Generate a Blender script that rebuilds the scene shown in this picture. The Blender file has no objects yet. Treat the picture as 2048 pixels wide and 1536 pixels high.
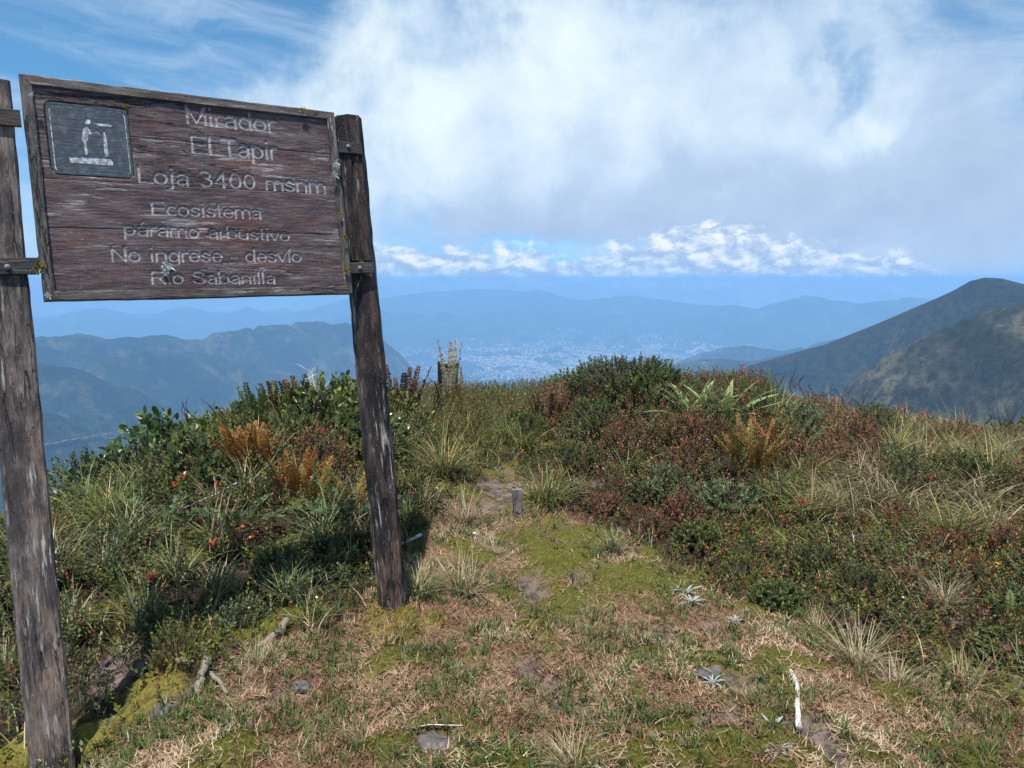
import bpy, bmesh, math, random
import numpy as np
from mathutils import Matrix, Vector

sc = bpy.context.scene
col = sc.collection
rng = np.random.default_rng(7)
random.seed(7)

# ------------------------------------------------------------------ camera
FPX, CX, CY = 1540.0, 1024.0, 768.0            # focal length and centre in photo pixels (2048 x 1536)
PITCH = math.radians(7.7)
CAM = np.array([0.0, 0.0, 1.6])
RIGHT = np.array([1.0, 0, 0])
FWD = np.array([0, math.cos(PITCH), -math.sin(PITCH)])
UP = np.array([0, math.sin(PITCH), math.cos(PITCH)])
cd = bpy.data.cameras.new('camera')
cd.sensor_width = 36.0
cd.lens = FPX / 2048 * 36.0
cd.clip_start = 0.05
cd.clip_end = 80000
cam = bpy.data.objects.new('camera', cd)
cam.location = CAM
cam.rotation_euler = (math.pi / 2 - PITCH, 0, 0)
col.objects.link(cam)
sc.camera = cam


def ray(px, py):
    d = FWD * FPX + RIGHT * (px - CX) - UP * (py - CY)
    return d / np.linalg.norm(d)


def azel(px, py):
    d = ray(px, py)
    return math.degrees(math.atan2(d[0], d[1])), math.degrees(math.asin(d[2]))


# ------------------------------------------------------------------ sun, sky, exposure
SUN_EL, SUN_AZ = math.radians(71), math.radians(197)      # azimuth clockwise from +Y: behind the camera, a little left
sd = Vector((math.sin(SUN_AZ) * math.cos(SUN_EL), math.cos(SUN_AZ) * math.cos(SUN_EL), math.sin(SUN_EL)))
sl = bpy.data.lights.new('sun', 'SUN')
sl.energy = 5.0
sl.angle = math.radians(0.53)
sl.color = (1.0, 0.955, 0.88)
sun = bpy.data.objects.new('sun', sl)
sun.rotation_euler = (-sd).to_track_quat('-Z', 'Y').to_euler()
sun.location = (-4, -8, 20)
col.objects.link(sun)

sc.view_settings.view_transform = 'Standard'
sc.view_settings.look = 'None'
sc.view_settings.exposure = 0.5
sc.view_settings.gamma = 1.0
sc.view_settings.use_curve_mapping = False
cy = sc.cycles
cy.max_bounces = 5
cy.diffuse_bounces = 3
cy.glossy_bounces = 2
cy.transmission_bounces = 3
cy.transparent_max_bounces = 6
cy.volume_bounces = 0
cy.use_adaptive_sampling = True
cy.adaptive_threshold = 0.015
cy.use_denoising = True
cy.caustics_reflective = False
cy.caustics_refractive = False


class NT:
    """small helper for building node trees"""
    def __init__(self, tree):
        self.t = tree
        self.n = tree.nodes
        self.l = tree.links

    def node(self, kind, **kw):
        nd = self.n.new(kind)
        for k, v in kw.items():
            setattr(nd, k, v)
        return nd

    def put(self, sock, v):
        if isinstance(v, bpy.types.NodeSocket):
            self.l.new(v, sock)
        elif v is not None:
            if sock.type == 'RGBA' and len(v) == 3:
                v = (*v, 1)
            sock.default_value = v

    def m(self, op, a, b=None, c=None, clamp=False):
        nd = self.node('ShaderNodeMath', operation=op, use_clamp=clamp)
        for i, v in enumerate((a, b, c)):
            if v is not None:
                self.put(nd.inputs[i], v)
        return nd.outputs[0]

    def vm(self, op, a, b=None):
        nd = self.node('ShaderNodeVectorMath', operation=op)
        self.put(nd.inputs[0], a)
        if b is not None:
            self.put(nd.inputs[1], b)
        return nd.outputs[0]

    def mix(self, f, a, b, blend='MIX'):
        nd = self.node('ShaderNodeMix', data_type='RGBA', blend_type=blend)
        self.put(nd.inputs[0], f)
        self.put(nd.inputs[6], a)
        self.put(nd.inputs[7], b)
        return nd.outputs[2]

    def noise(self, vec, scale, detail=4, rough=0.55, dist=0.0, color=False):
        nd = self.node('ShaderNodeTexNoise')
        self.put(nd.inputs['Vector'], vec)
        self.put(nd.inputs['Scale'], scale)
        self.put(nd.inputs['Detail'], detail)
        self.put(nd.inputs['Roughness'], rough)
        self.put(nd.inputs['Distortion'], dist)
        return nd.outputs['Color' if color else 'Fac']

    def sstep(self, x, lo, hi, a=0.0, b=1.0):
        nd = self.node('ShaderNodeMapRange', interpolation_type='SMOOTHSTEP')
        self.put(nd.inputs[0], x)
        for i, v in enumerate((lo, hi, a, b)):
            self.put(nd.inputs[i + 1], v)
        return nd.outputs[0]

    def ramp(self, f, stops):
        nd = self.node('ShaderNodeValToRGB')
        el = nd.color_ramp.elements
        while len(el) < len(stops):
            el.new(0.5)
        for e, (p, c) in zip(el, stops):
            e.position = p
            e.color = (*c, 1)
        self.put(nd.inputs[0], f)
        return nd.outputs[0]

    def xyz(self, x, y, z):
        nd = self.node('ShaderNodeCombineXYZ')
        for i, v in enumerate((x, y, z)):
            self.put(nd.inputs[i], v)
        return nd.outputs[0]

    def sep(self, v):
        nd = self.node('ShaderNodeSeparateXYZ')
        self.put(nd.inputs[0], v)
        return nd.outputs


def build_world():
    w = bpy.data.worlds.new('World')
    sc.world = w
    w.use_nodes = True
    w.node_tree.nodes.clear()
    k = NT(w.node_tree)
    d = k.node('ShaderNodeTexCoord').outputs['Generated']
    x, y, z = k.sep(d)
    hyp = k.m('SQRT', k.m('ADD', k.m('MULTIPLY', x, x), k.m('MULTIPLY', y, y)))
    az = k.m('MULTIPLY', k.m('ARCTAN2', x, y), 57.29578)
    el = k.m('MULTIPLY', k.m('ARCTAN2', z, hyp), 57.29578)
    # clear sky; the view goes below eye level, so the sky model is read a little above its horizon
    sky = k.node('ShaderNodeTexSky', sky_type='NISHITA', sun_disc=False)
    sky.sun_elevation = SUN_EL
    sky.sun_rotation = SUN_AZ
    sky.altitude = 3400
    sky.air_density = 1.0
    sky.dust_density = 0.4
    sky.ozone_density = 1.6
    k.put(sky.inputs[0], k.xyz(x, y, k.m('ADD', k.m('MAXIMUM', z, 0.0), 0.12)))
    clear = k.mix(1.0, sky.outputs[0], (SKYK[0], SKYK[1], SKYK[2]), 'MULTIPLY')

    def blob(px, py, rx, ry, wt, A, E):
        a0, e0 = azel(px, py)
        ra, re = rx / 1540 * 57.3, ry / 1540 * 57.3
        u = k.m('DIVIDE', k.m('SUBTRACT', A, a0), ra)
        v = k.m('DIVIDE', k.m('SUBTRACT', E, e0), re)
        q = k.m('ADD', k.m('MULTIPLY', u, u), k.m('MULTIPLY', v, v))
        return k.m('MULTIPLY', k.m('EXPONENT', k.m('MULTIPLY', q, -1.0)), wt)

    def total(items, A, E, start):
        s = start
        for it in items:
            s = k.m('ADD', s, blob(*it, A, E))
        return s
    # warped angles give the cloud masses their ragged outline
    wc = k.noise(d, 5.0, 5, 0.6, color=True)
    wx, wy, wz = k.sep(wc)
    A = k.m('ADD', az, k.m('MULTIPLY', k.m('SUBTRACT', wx, 0.5), 16.0))
    E_ = k.m('ADD', el, k.m('MULTIPLY', k.m('SUBTRACT', wy, 0.5), 11.0))
    # ---- main cloud deck
    n1 = k.noise(d, 3.2, 8, 0.58, 0.5)
    n2 = k.noise(k.vm('ADD', d, (3.1, 1.7, 0.4)), 9.0, 7, 0.6, 0.3)
    cov = k.m('ADD', k.m('MULTIPLY', k.m('SUBTRACT', n1, 0.5), 1.5), k.m('MULTIPLY', k.m('SUBTRACT', n2, 0.5), 0.75))
    cov = total(DECK, A, E_, k.m('ADD', cov, 0.36))
    alpha = k.sstep(cov, 0.20, 0.86)
    lit = k.m('ADD', k.m('MULTIPLY', k.m('SUBTRACT', k.noise(k.vm('ADD', d, (0.3, 5.2, 2.4)), 4.0, 6, 0.55, 0.4), 0.5), 1.0), 0.42)
    lit = k.m('ADD', lit, k.m('MULTIPLY', k.m('SUBTRACT', n2, 0.5), 1.15))
    lit = total(LIT, A, E_, lit)
    deck = k.ramp(lit, [(0.0, (0.40, 0.53, 0.74)), (0.35, (0.49, 0.63, 0.84)), (0.65, (0.65, 0.80, 0.95)), (1.0, (0.86, 0.97, 1.0))])
    # ---- thin high streaks
    st = k.noise(k.xyz(k.m('MULTIPLY', A, 0.03), k.m('MULTIPLY', k.m('ADD', el, k.m('MULTIPLY', az, 0.10)), 0.16), 0.7), 2.2, 7, 0.62, 0.6)
    streak = k.m('ADD', 0.03, k.m('MULTIPLY', k.sstep(st, 0.32, 0.78), 0.66))
    c0 = k.mix(streak, clear, tuple(v * CLOUD for v in (0.62, 0.76, 0.94)))
    c1 = k.mix(k.m('MULTIPLY', alpha, 0.97), c0, k.mix(1.0, deck, (CLOUD,) * 3, 'MULTIPLY'))
    # ---- low cumulus bank along the horizon
    cu = k.xyz(k.m('MULTIPLY', az, 0.10), k.m('MULTIPLY', el, 0.17), 0.3)
    nb = k.noise(cu, 1.6, 3, 0.5)
    nf = k.noise(cu, 4.5, 8, 0.62, 0.25)
    nf2 = k.noise(k.vm('ADD', cu, (-0.035, -0.06, 0)), 4.5, 6, 0.62, 0.25)
    top = k.m('ADD', k.m('MULTIPLY', k.m('SUBTRACT', nb, 0.5), 4.0), k.m('MULTIPLY', k.m('SUBTRACT', nf, 0.5), 5.0))
    top = total(BANK, az, el, k.m('ADD', top, 1.55))
    acu = k.m('MULTIPLY', k.sstep(k.m('SUBTRACT', top, el), -0.35, 0.85), 0.93)
    shade = k.m('ADD', k.m('MULTIPLY', k.m('SUBTRACT', nf, nf2), 4.0), k.m('ADD', 0.34, k.m('MULTIPLY', el, 0.08)))
    shade = k.m('ADD', shade, k.m('MULTIPLY', k.m('SUBTRACT', nf, 0.5), 0.9))
    bank = k.ramp(shade, [(0.0, (0.40, 0.53, 0.76)), (0.4, (0.56, 0.69, 0.88)), (0.75, (0.80, 0.90, 0.99)), (1.0, (0.98, 1.0, 1.0))])
    c2 = k.mix(acu, c1, k.mix(1.0, bank, (CLOUD,) * 3, 'MULTIPLY'))
    bg = k.node('ShaderNodeBackground')
    k.put(bg.inputs[0], c2)
    bg.inputs[1].default_value = 0.1
    out = k.node('ShaderNodeOutputWorld')
    k.l.new(bg.outputs[0], out.inputs[0])
    w.cycles.sampling_method = 'MANUAL'
    w.cycles.sample_map_resolution = 512


SKYK = (0.8, 1.45, 1.5)
CLOUD = 7.4
DECK = [(950, 230, 430, 260, 0.55), (1350, 330, 420, 200, 0.45), (1800, 440, 420, 170, 0.55), (300, 25, 420, 120, -0.75),
        (1690, 215, 55, 110, -0.62), (1590, 300, 70, 40, -0.4), (1900, 70, 240, 60, -0.18), (480, 230, 260, 130, 0.22), (1500, 120, 200, 120, 0.3), (1180, 510, 150, 40, -0.7),
        (1740, 300, 60, 45, 0.6), (60, 300, 150, 160, -0.25), (250, 480, 380, 130, 0.3), (760, 40, 170, 80, 0.25), (1010, 20, 60, 60, -0.3)]
LIT = [(720, 270, 300, 220, 0.40), (1250, 170, 330, 150, 0.30), (950, 470, 400, 90, -0.28), (1700, 430, 400, 120, -0.28),
       (1735, 300, 60, 45, 0.5), (1850, 250, 250, 120, -0.15)]
BANK = [(900, 540, 180, 60, 0.9), (1210, 545, 180, 50, 0.9), (800, 520, 90, 60, 0.8), (1420, 480, 150, 75, 3.0), (1780, 540, 140, 40, 0.8), (1990, 520, 110, 80, -2.0)]
build_world()


# ------------------------------------------------------------------ numpy noise
def _h(ix, iy, seed):
    n = (ix.astype(np.int64) * 374761393 + iy.astype(np.int64) * 668265263 + seed * 1274126177) & 0xFFFFFFFF
    n = ((n ^ (n >> 13)) * 1274126177) & 0xFFFFFFFF
    return ((n ^ (n >> 16)) & 0xFFFF) / 65535.0


def pnoise(x, y, seed=0):
    x = np.asarray(x, float)
    y = np.asarray(y, float)
    ix, iy = np.floor(x), np.floor(y)
    fx, fy = x - ix, y - iy
    ux, uy = fx * fx * fx * (fx * (fx * 6 - 15) + 10), fy * fy * fy * (fy * (fy * 6 - 15) + 10)

    def g(dx, dy):
        a = _h(ix + dx, iy + dy, seed) * 6.2831853
        return np.cos(a) * (fx - dx) + np.sin(a) * (fy - dy)
    a = g(0, 0) * (1 - ux) + g(1, 0) * ux
    b = g(0, 1) * (1 - ux) + g(1, 1) * ux
    return (a * (1 - uy) + b * uy) * 1.5


def fbm(x, y, octv=5, seed=0, gain=0.5):
    s, a = 0.0, 1.0
    for o in range(octv):
        s = s + a * pnoise(x * 2 ** o + o * 17.3, y * 2 ** o - o * 9.1, seed + o)
        a *= gain
    return s


def ridged(x, y, octv=5, seed=0):
    s, a = 0.0, 1.0
    for o in range(octv):
        s = s + a * (1 - np.abs(pnoise(x * 2 ** o + o * 5.3, y * 2 ** o + o * 3.7, seed + o)) * 2)
        a *= 0.5
    return s / 2


def ss(x, a, b):
    t = np.clip((np.asarray(x, float) - a) / (b - a), 0, 1)
    return t * t * (3 - 2 * t)


# ------------------------------------------------------------------ mesh helpers
def mesh_np(name, V, F, tint=None, mats=(), matidx=None, smooth=False, attrs=None):
    """V (n,3); F (m,4) or (m,3); tint one value per vertex"""
    me = bpy.data.meshes.new(name)
    V = np.asarray(V, np.float32)
    F = np.asarray(F, np.int32)
    nf, nc = F.shape
    me.vertices.add(len(V))
    me.vertices.foreach_set('co', V.ravel())
    me.loops.add(nf * nc)
    me.loops.foreach_set('vertex_index', F.ravel())
    me.polygons.add(nf)
    me.polygons.foreach_set('loop_start', np.arange(0, nf * nc, nc, dtype=np.int32))
    me.polygons.foreach_set('loop_total', np.full(nf, nc, np.int32))
    me.polygons.foreach_set('use_smooth', np.full(nf, bool(smooth)))
    for m in mats:
        me.materials.append(m)
    if matidx is not None:
        me.polygons.foreach_set('material_index', np.asarray(matidx, np.int32))
    al = dict(attrs or {})
    if tint is not None:
        al['tint'] = tint
    for nm, arr in al.items():
        a = me.attributes.new(nm, 'FLOAT', 'POINT')
        a.data.foreach_set('value', np.asarray(arr, np.float32))
    me.update(calc_edges=True)
    me.validate()
    return me


def link(name, me, parent=None, loc=None, rz=0.0, scale=1.0):
    o = bpy.data.objects.new(name, me)
    col.objects.link(o)
    if parent is not None:
        o.parent = parent
    if loc is not None:
        o.location = [float(v) for v in loc]
    if rz:
        o.rotation_euler = (0, 0, rz)
    if scale != 1.0:
        o.scale = (scale,) * 3 if np.isscalar(scale) else scale
    return o


def tag(o, label=None, cat=None, group=None, kind=None):
    if label:
        o['label'] = label
    if cat:
        o['category'] = cat
    if group:
        o['group'] = group
    if kind:
        o['kind'] = kind
    return o


def cat_parts(parts):
    """join (V,F,tint) triples"""
    Vs, Fs, Ts, k = [], [], [], 0
    for V, F, T in parts:
        if not len(V):
            continue
        Vs.append(V)
        Fs.append(F + k)
        Ts.append(T)
        k += len(V)
    return np.concatenate(Vs), np.concatenate(Fs), np.concatenate(Ts)


def blades(base, az, length, lean, curl, width, seg=4, taper=0.8, tint=None, flat=None):
    """arching strips; base (n,3)"""
    n = len(base)
    dirx, diry = np.cos(az), np.sin(az)
    px, py = -diry, dirx
    P = np.array(base, float)
    V = np.zeros((n, seg + 1, 2, 3))
    for s in range(seg + 1):
        t = s / seg
        w = width * 0.5 * max(0.06, (1 - t ** 1.6) ** taper)
        off = np.stack([px * w, py * w, np.zeros(n)], -1)
        V[:, s, 0] = P - off
        V[:, s, 1] = P + off
        th = lean + curl * (t + 0.5 / seg)
        st = length / seg
        P = P + np.stack([dirx * np.sin(th) * st, diry * np.sin(th) * st, np.cos(th) * st], -1)
    b = (np.arange(n) * (seg + 1) * 2)[:, None]
    q = []
    for s in range(seg):
        q.append(np.stack([b[:, 0] + 2 * s, b[:, 0] + 2 * s + 1, b[:, 0] + 2 * s + 3, b[:, 0] + 2 * s + 2], -1))
    F = np.stack(q, 1).reshape(-1, 4)
    T = np.repeat(tint if tint is not None else rng.random(n), (seg + 1) * 2)
    return V.reshape(-1, 3), F, T


def norm(v):
    return v / np.maximum(np.linalg.norm(v, axis=-1, keepdims=True), 1e-9)


def leaves(pos, axis, normal, ln, wd, tint, fold=0.15):
    """rhombic leaves folded on the midrib"""
    axis = norm(axis)
    side = norm(np.cross(axis, normal))
    up = np.cross(side, axis)
    n = len(pos)
    ln = np.broadcast_to(ln, (n,))[:, None]
    wd = np.broadcast_to(wd, (n,))[:, None]
    V = np.zeros((n, 4, 3))
    V[:, 0] = pos
    mid = pos + axis * ln * 0.5
    V[:, 1] = mid + side * wd * 0.5 + up * wd * fold
    V[:, 2] = pos + axis * ln
    V[:, 3] = mid - side * wd * 0.5 + up * wd * fold
    F = np.arange(n * 4).reshape(n, 4)
    return V.reshape(-1, 3), F, np.repeat(tint, 4)


def broad_leaves(pos, axis, normal, ln, wd, tint):
    """rounded leaves: two quads"""
    axis = norm(axis)
    side = norm(np.cross(axis, normal))
    up = np.cross(side, axis)
    n = len(pos)
    ln = np.broadcast_to(ln, (n,))[:, None]
    wd = np.broadcast_to(wd, (n,))[:, None]
    V = np.zeros((n, 6, 3))
    V[:, 0] = pos
    V[:, 1] = pos + axis * ln * 0.33 + side * wd * 0.5 + up * wd * 0.12
    V[:, 2] = pos + axis * ln * 0.72 + side * wd * 0.42 + up * wd * 0.12
    V[:, 3] = pos + axis * ln - up * wd * 0.1
    V[:, 4] = pos + axis * ln * 0.72 - side * wd * 0.42 + up * wd * 0.12
    V[:, 5] = pos + axis * ln * 0.33 - side * wd * 0.5 + up * wd * 0.12
    b = (np.arange(n) * 6)[:, None]
    F = np.concatenate([b + np.array([[0, 1, 2, 3]]), b + np.array([[0, 3, 4, 5]])])
    return V.reshape(-1, 3), F, np.repeat(tint, 6)


def sprigs(tips, axes, length, nleaf, ll, lw, spread=0.9, broad=False, tbase=None, tvar=0.5):
    """leafy shoots: leaves set round each axis"""
    m = len(tips)
    axes = norm(axes)
    ref = np.where(np.abs(axes[:, 2:3]) > 0.9, np.array([[1.0, 0, 0]]), np.array([[0, 0, 1.0]]))
    s1 = norm(np.cross(axes, ref))
    s2 = np.cross(axes, s1)
    t = np.tile(np.linspace(0, 1, nleaf), (m, 1)) + rng.uniform(-.05, .05, (m, nleaf))
    ph = np.arange(nleaf)[None] * 2.4 + rng.uniform(0, 6.28, (m, 1)) + rng.uniform(-.3, .3, (m, nleaf))
    L = np.broadcast_to(length, (m,))[:, None]
    pos = tips[:, None] + axes[:, None] * ((t - 1) * L)[..., None]
    rad = s1[:, None] * np.cos(ph)[..., None] + s2[:, None] * np.sin(ph)[..., None]
    sp = spread * (1.15 - 0.7 * t)[..., None]
    ax = axes[:, None] + rad * sp * 1.4
    nr = axes[:, None] - rad * 0.6 + rng.normal(0, .25, (m, nleaf, 3))
    tb = rng.random(m) if tbase is None else tbase
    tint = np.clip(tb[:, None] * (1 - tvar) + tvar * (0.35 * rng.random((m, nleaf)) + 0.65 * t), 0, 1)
    f = broad_leaves if broad else leaves
    k = m * nleaf
    sz = rng.uniform(.7, 1.25, k)
    return f(pos.reshape(k, 3), ax.reshape(k, 3), nr.reshape(k, 3), ll * sz, lw * sz, tint.reshape(k))


def tube(pts, rad, sides=5, cap=True):
    """tapered tube along a polyline -> V, F(quads), T"""
    pts = np.asarray(pts, float)
    rad = np.broadcast_to(rad, (len(pts),)).astype(float)
    if cap:                                   # rounded ends
        d0, d1 = norm((pts[0] - pts[1])[None])[0], norm((pts[-1] - pts[-2])[None])[0]
        pts = np.concatenate([[pts[0] + d0 * rad[0] * .35], [pts[0] + d0 * rad[0] * .2], pts, [pts[-1] + d1 * rad[-1] * .2], [pts[-1] + d1 * rad[-1] * .35]])
        rad = np.concatenate([[1e-4, rad[0] * .7], rad, [rad[-1] * .7, 1e-4]])
    n = len(pts)
    tan = np.gradient(pts, axis=0)
    tan = norm(tan)
    ref = np.array([0.31, 0.17, 0.93]) if abs(tan[0, 2]) < 0.9 else np.array([1.0, 0.1, 0])
    s1 = norm(np.cross(tan, ref))
    s2 = np.cross(tan, s1)
    a = np.linspace(0, 2 * np.pi, sides, endpoint=False)
    V = pts[:, None] + rad[:, None, None] * (s1[:, None] * np.cos(a)[None, :, None] + s2[:, None] * np.sin(a)[None, :, None])
    V = V.reshape(-1, 3)
    F = []
    for i in range(n - 1):
        for j in range(sides):
            F.append((i * sides + j, i * sides + (j + 1) % sides, (i + 1) * sides + (j + 1) % sides, (i + 1) * sides + j))
    F = np.array(F)
    return V, F, np.full(len(V), 0.5)


def tube_mesh(name, polylines, mat, sides=5):
    V, F, T = cat_parts([tube(p, r, sides, cap=False) for p, r in polylines])
    return mesh_np(name, V, F, T, [mat], smooth=True)


# ------------------------------------------------------------------ materials
def leafmat(name, stops, rough=0.55, trans=0.25, vary=0.25, spec=0.3):
    m = bpy.data.materials.new(name)
    m.use_nodes = True
    m.node_tree.nodes.clear()
    k = NT(m.node_tree)
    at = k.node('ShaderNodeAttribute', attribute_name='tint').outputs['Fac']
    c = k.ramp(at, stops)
    oi = k.node('ShaderNodeObjectInfo').outputs['Random']
    hsv = k.node('ShaderNodeHueSaturation')
    k.put(hsv.inputs['Hue'], k.m('ADD', 0.5, k.m('MULTIPLY', k.m('SUBTRACT', oi, 0.5), vary * 0.12)))
    k.put(hsv.inputs['Value'], k.m('ADD', 1 - vary * 0.5, k.m('MULTIPLY', oi, vary)))
    k.put(hsv.inputs['Color'], c)
    p = k.node('ShaderNodeBsdfPrincipled')
    k.put(p.inputs['Base Color'], hsv.outputs[0])
    p.inputs['Roughness'].default_value = rough
    p.inputs['Specular IOR Level'].default_value = spec
    out = k.node('ShaderNodeOutputMaterial')
    if trans > 0:
        tr = k.node('ShaderNodeBsdfTranslucent')
        k.put(tr.inputs[0], hsv.outputs[0])
        mx = k.node('ShaderNodeMixShader')
        mx.inputs[0].default_value = trans
        k.l.new(p.outputs[0], mx.inputs[1])
        k.l.new(tr.outputs[0], mx.inputs[2])
        k.l.new(mx.outputs[0], out.inputs[0])
    else:
        k.l.new(p.outputs[0], out.inputs[0])
    return m


def principled(name, build, rough=0.8, spec=0.25):
    """build(k) -> (colour socket or tuple, height socket or None, bump distance)"""
    m = bpy.data.materials.new(name)
    m.use_nodes = True
    m.node_tree.nodes.clear()
    k = NT(m.node_tree)
    c, h, dist = build(k)
    p = k.node('ShaderNodeBsdfPrincipled')
    k.put(p.inputs['Base Color'], c)
    p.inputs['Roughness'].default_value = rough
    p.inputs['Specular IOR Level'].default_value = spec
    if h is not None:
        b = k.node('ShaderNodeBump')
        b.inputs['Strength'].default_value = 1.0
        b.inputs['Distance'].default_value = dist
        k.put(b.inputs['Height'], h)
        k.l.new(b.outputs[0], p.inputs['Normal'])
    out = k.node('ShaderNodeOutputMaterial')
    k.l.new(p.outputs[0], out.inputs[0])
    return m


def wood(name, axis, base, dark, pale, red, pale_amt=0.5, red_amt=0.5, seed=0.0, dark_amt=0.5, groove=None):
    """weathered timber, grain along axis 0 (x) or 2 (z) of the object"""
    def b(k):
        co = k.node('ShaderNodeTexCoord').outputs['Object']
        co = k.vm('ADD', co, (seed, seed * 0.7, seed * 1.3))
        st = [1.0, 1.0, 1.0]
        st[axis] = 0.09
        g = k.vm('MULTIPLY', co, tuple(st))
        st2 = [1.0, 1.0, 1.0]
        st2[axis] = 0.3
        g2 = k.vm('MULTIPLY', co, tuple(st2))
        grain = k.noise(g, 150, 6, 0.65)
        mott = k.noise(g2, 26, 8, 0.7)
        low = k.noise(g2, 7, 4, 0.6)
        c = k.mix(k.sstep(mott, 0.34, 0.66), dark, base)
        c = k.mix(k.m('MULTIPLY', k.sstep(low, 0.52, 0.68), red_amt), c, red)
        c = k.mix(k.m('MULTIPLY', k.sstep(k.noise(g2, 8, 6, 0.65, 0.4), 0.47, 0.60), dark_amt), c, dark)
        fl = k.noise(g, 60, 7, 0.68)
        area = k.noise(g2, 9.0, 4, 0.6)
        flake = k.m('MULTIPLY', k.sstep(fl, 0.53, 0.60), k.sstep(area, 0.44, 0.58))
        c = k.mix(k.m('MULTIPLY', flake, pale_amt), c, pale)
        c = k.mix(k.sstep(grain, 0.3, 0.7, 0.55, 0.0), c, tuple(v * 0.45 for v in dark))
        ck = k.noise(g, 22, 4, 0.55, 0.2)
        crack = k.sstep(k.m('ABSOLUTE', k.m('SUBTRACT', ck, 0.5)), 0.004, 0.014, 1.0, 0.0)
        crack = k.m('MULTIPLY', crack, k.sstep(k.noise(g2, 4, 3, .5), .46, .56))
        c = k.mix(k.m('MULTIPLY', crack, 0.85), c, tuple(v * 0.3 for v in dark))
        sp = k.noise(co, 190, 3, 0.6)
        c = k.mix(k.m('MULTIPLY', k.sstep(sp, 0.62, 0.72), 0.45), c, pale)
        h = k.m('ADD', k.m('MULTIPLY', grain, 0.7), k.m('ADD', k.m('MULTIPLY', flake, -0.25), k.m('MULTIPLY', mott, 0.6)))
        h = k.m('SUBTRACT', h, k.m('MULTIPLY', crack, 0.9))
        if groove:                              # old paint left in the carved letters
            gv = k.node('ShaderNodeAttribute', attribute_name='groove').outputs['Fac']
            left = k.sstep(k.noise(co, 55, 5, .7), .36, .60)
            c = k.mix(k.m('MULTIPLY', gv, k.m('ADD', .35, k.m('MULTIPLY', left, .45))), c, groove)
        return c, h, 0.0045
    return principled(name, b, 0.82, 0.2)


M = {}
M['plank'] = wood('plank_wood', 0, (.165, .125, .124), (.072, .053, .056), (.50, .48, .50), (.18, .062, .045), 0.58, 0.5, 0.0, 0.45, (.46, .44, .45))
M['recess'] = wood('carved_wood', 0, (.50, .48, .49), (.26, .24, .245), (.72, .71, .73), (.36, .3, .28), 0.9, 0.2, 3.1, 0.2)
M['frame'] = wood('frame_wood', 0, (.19, .165, .155), (.07, .058, .055), (.46, .43, .42), (.16, .085, .05), 0.8, 0.4, 1.2, 0.4)
M['frame_up'] = wood('frame_wood_upright', 2, (.17, .155, .145), (.055, .05, .045), (.50, .48, .46), (.13, .11, .04), 0.9, 0.4, 2.2, 0.5)
M['post_grey'] = wood('post_wood_grey', 2, (.27, .215, .18), (.055, .048, .05), (.52, .48, .44), (.27, .18, .115), 0.9, 0.5, 4.4, 0.9)
M['post_dark'] = wood('post_wood_dark', 2, (.095, .066, .054), (.016, .014, .016), (.46, .41, .37), (.20, .12, .08), 0.85, 0.6, 7.7, 1.0)
M['panel_paint'] = principled('panel_paint', lambda k: (
    k.mix(k.sstep(k.noise(k.node('ShaderNodeTexCoord').outputs['Object'], 40, 6, 0.65), .45, .75), (.045, .058, .072), (.10, .12, .14)),
    k.noise(k.vm('MULTIPLY', k.node('ShaderNodeTexCoord').outputs['Object'], (0.15, 1, 1)), 120, 4, .6), 0.002), 0.6, 0.3)
M['panel_white'] = principled('pictogram_paint', lambda k: (
    k.mix(k.sstep(k.noise(k.node('ShaderNodeTexCoord').outputs['Object'], 70, 6, 0.7), .40, .62), (.20, .20, .22), (.60, .61, .64)), None, 0), 0.7)
M['strap'] = wood('strap_iron', 0, (.075, .075, .075), (.03, .03, .032), (.22, .22, .22), (.10, .06, .035), 0.5, 0.5, 5.5)
M['bolt'] = principled('bolt_iron', lambda k: (
    k.mix(k.noise(k.node('ShaderNodeTexCoord').outputs['Object'], 160, 3), (.06, .06, .06), (.22, .22, .22)), None, 0), 0.55, 0.5)
M['deadwood'] = principled('dead_wood', lambda k: (
    k.mix(k.noise(k.vm('MULTIPLY', k.node('ShaderNodeTexCoord').outputs['Object'], (1, 1, .5)), 60, 5, .65), (.09, .07, .055), (.30, .25, .205)),
    k.noise(k.node('ShaderNodeTexCoord').outputs['Object'], 90, 4, .6), 0.004), 0.85)
M['whitewood'] = principled('bleached_wood', lambda k: (
    k.ramp(k.noise(k.node('ShaderNodeTexCoord').outputs['Object'], 45, 6, .7), [(.32, (.22, .20, .17)), (.5, (.50, .48, .44)), (.7, (.66, .64, .60))]),
    k.noise(k.node('ShaderNodeTexCoord').outputs['Object'], 110, 4, .6), 0.003), 0.8)
M['twig'] = principled('twig_bark', lambda k: (
    k.mix(k.noise(k.node('ShaderNodeTexCoord').outputs['Object'], 40, 3, .6), (.05, .035, .028), (.17, .135, .11)), None, 0), 0.9)
M['darktwig'] = principled('dark_twig_bark', lambda k: (
    k.mix(k.noise(k.node('ShaderNodeTexCoord').outputs['Object'], 40, 3, .6), (.018, .013, .012), (.06, .045, .04)), None, 0), 0.9)
M['stone'] = principled('stone', lambda k: (
    k.ramp(k.noise(k.node('ShaderNodeTexCoord').outputs['Object'], 30, 6, .7), [(.3, (.045, .042, .042)), (.55, (.11, .10, .098)), (.75, (.25, .23, .22))]),
    k.noise(k.node('ShaderNodeTexCoord').outputs['Object'], 60, 5, .65), 0.006), 0.85)
M['lichen'] = leafmat('pale_lichen', [(0, (.30, .35, .33)), (1, (.62, .68, .66))], .9, 0.1)
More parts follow.
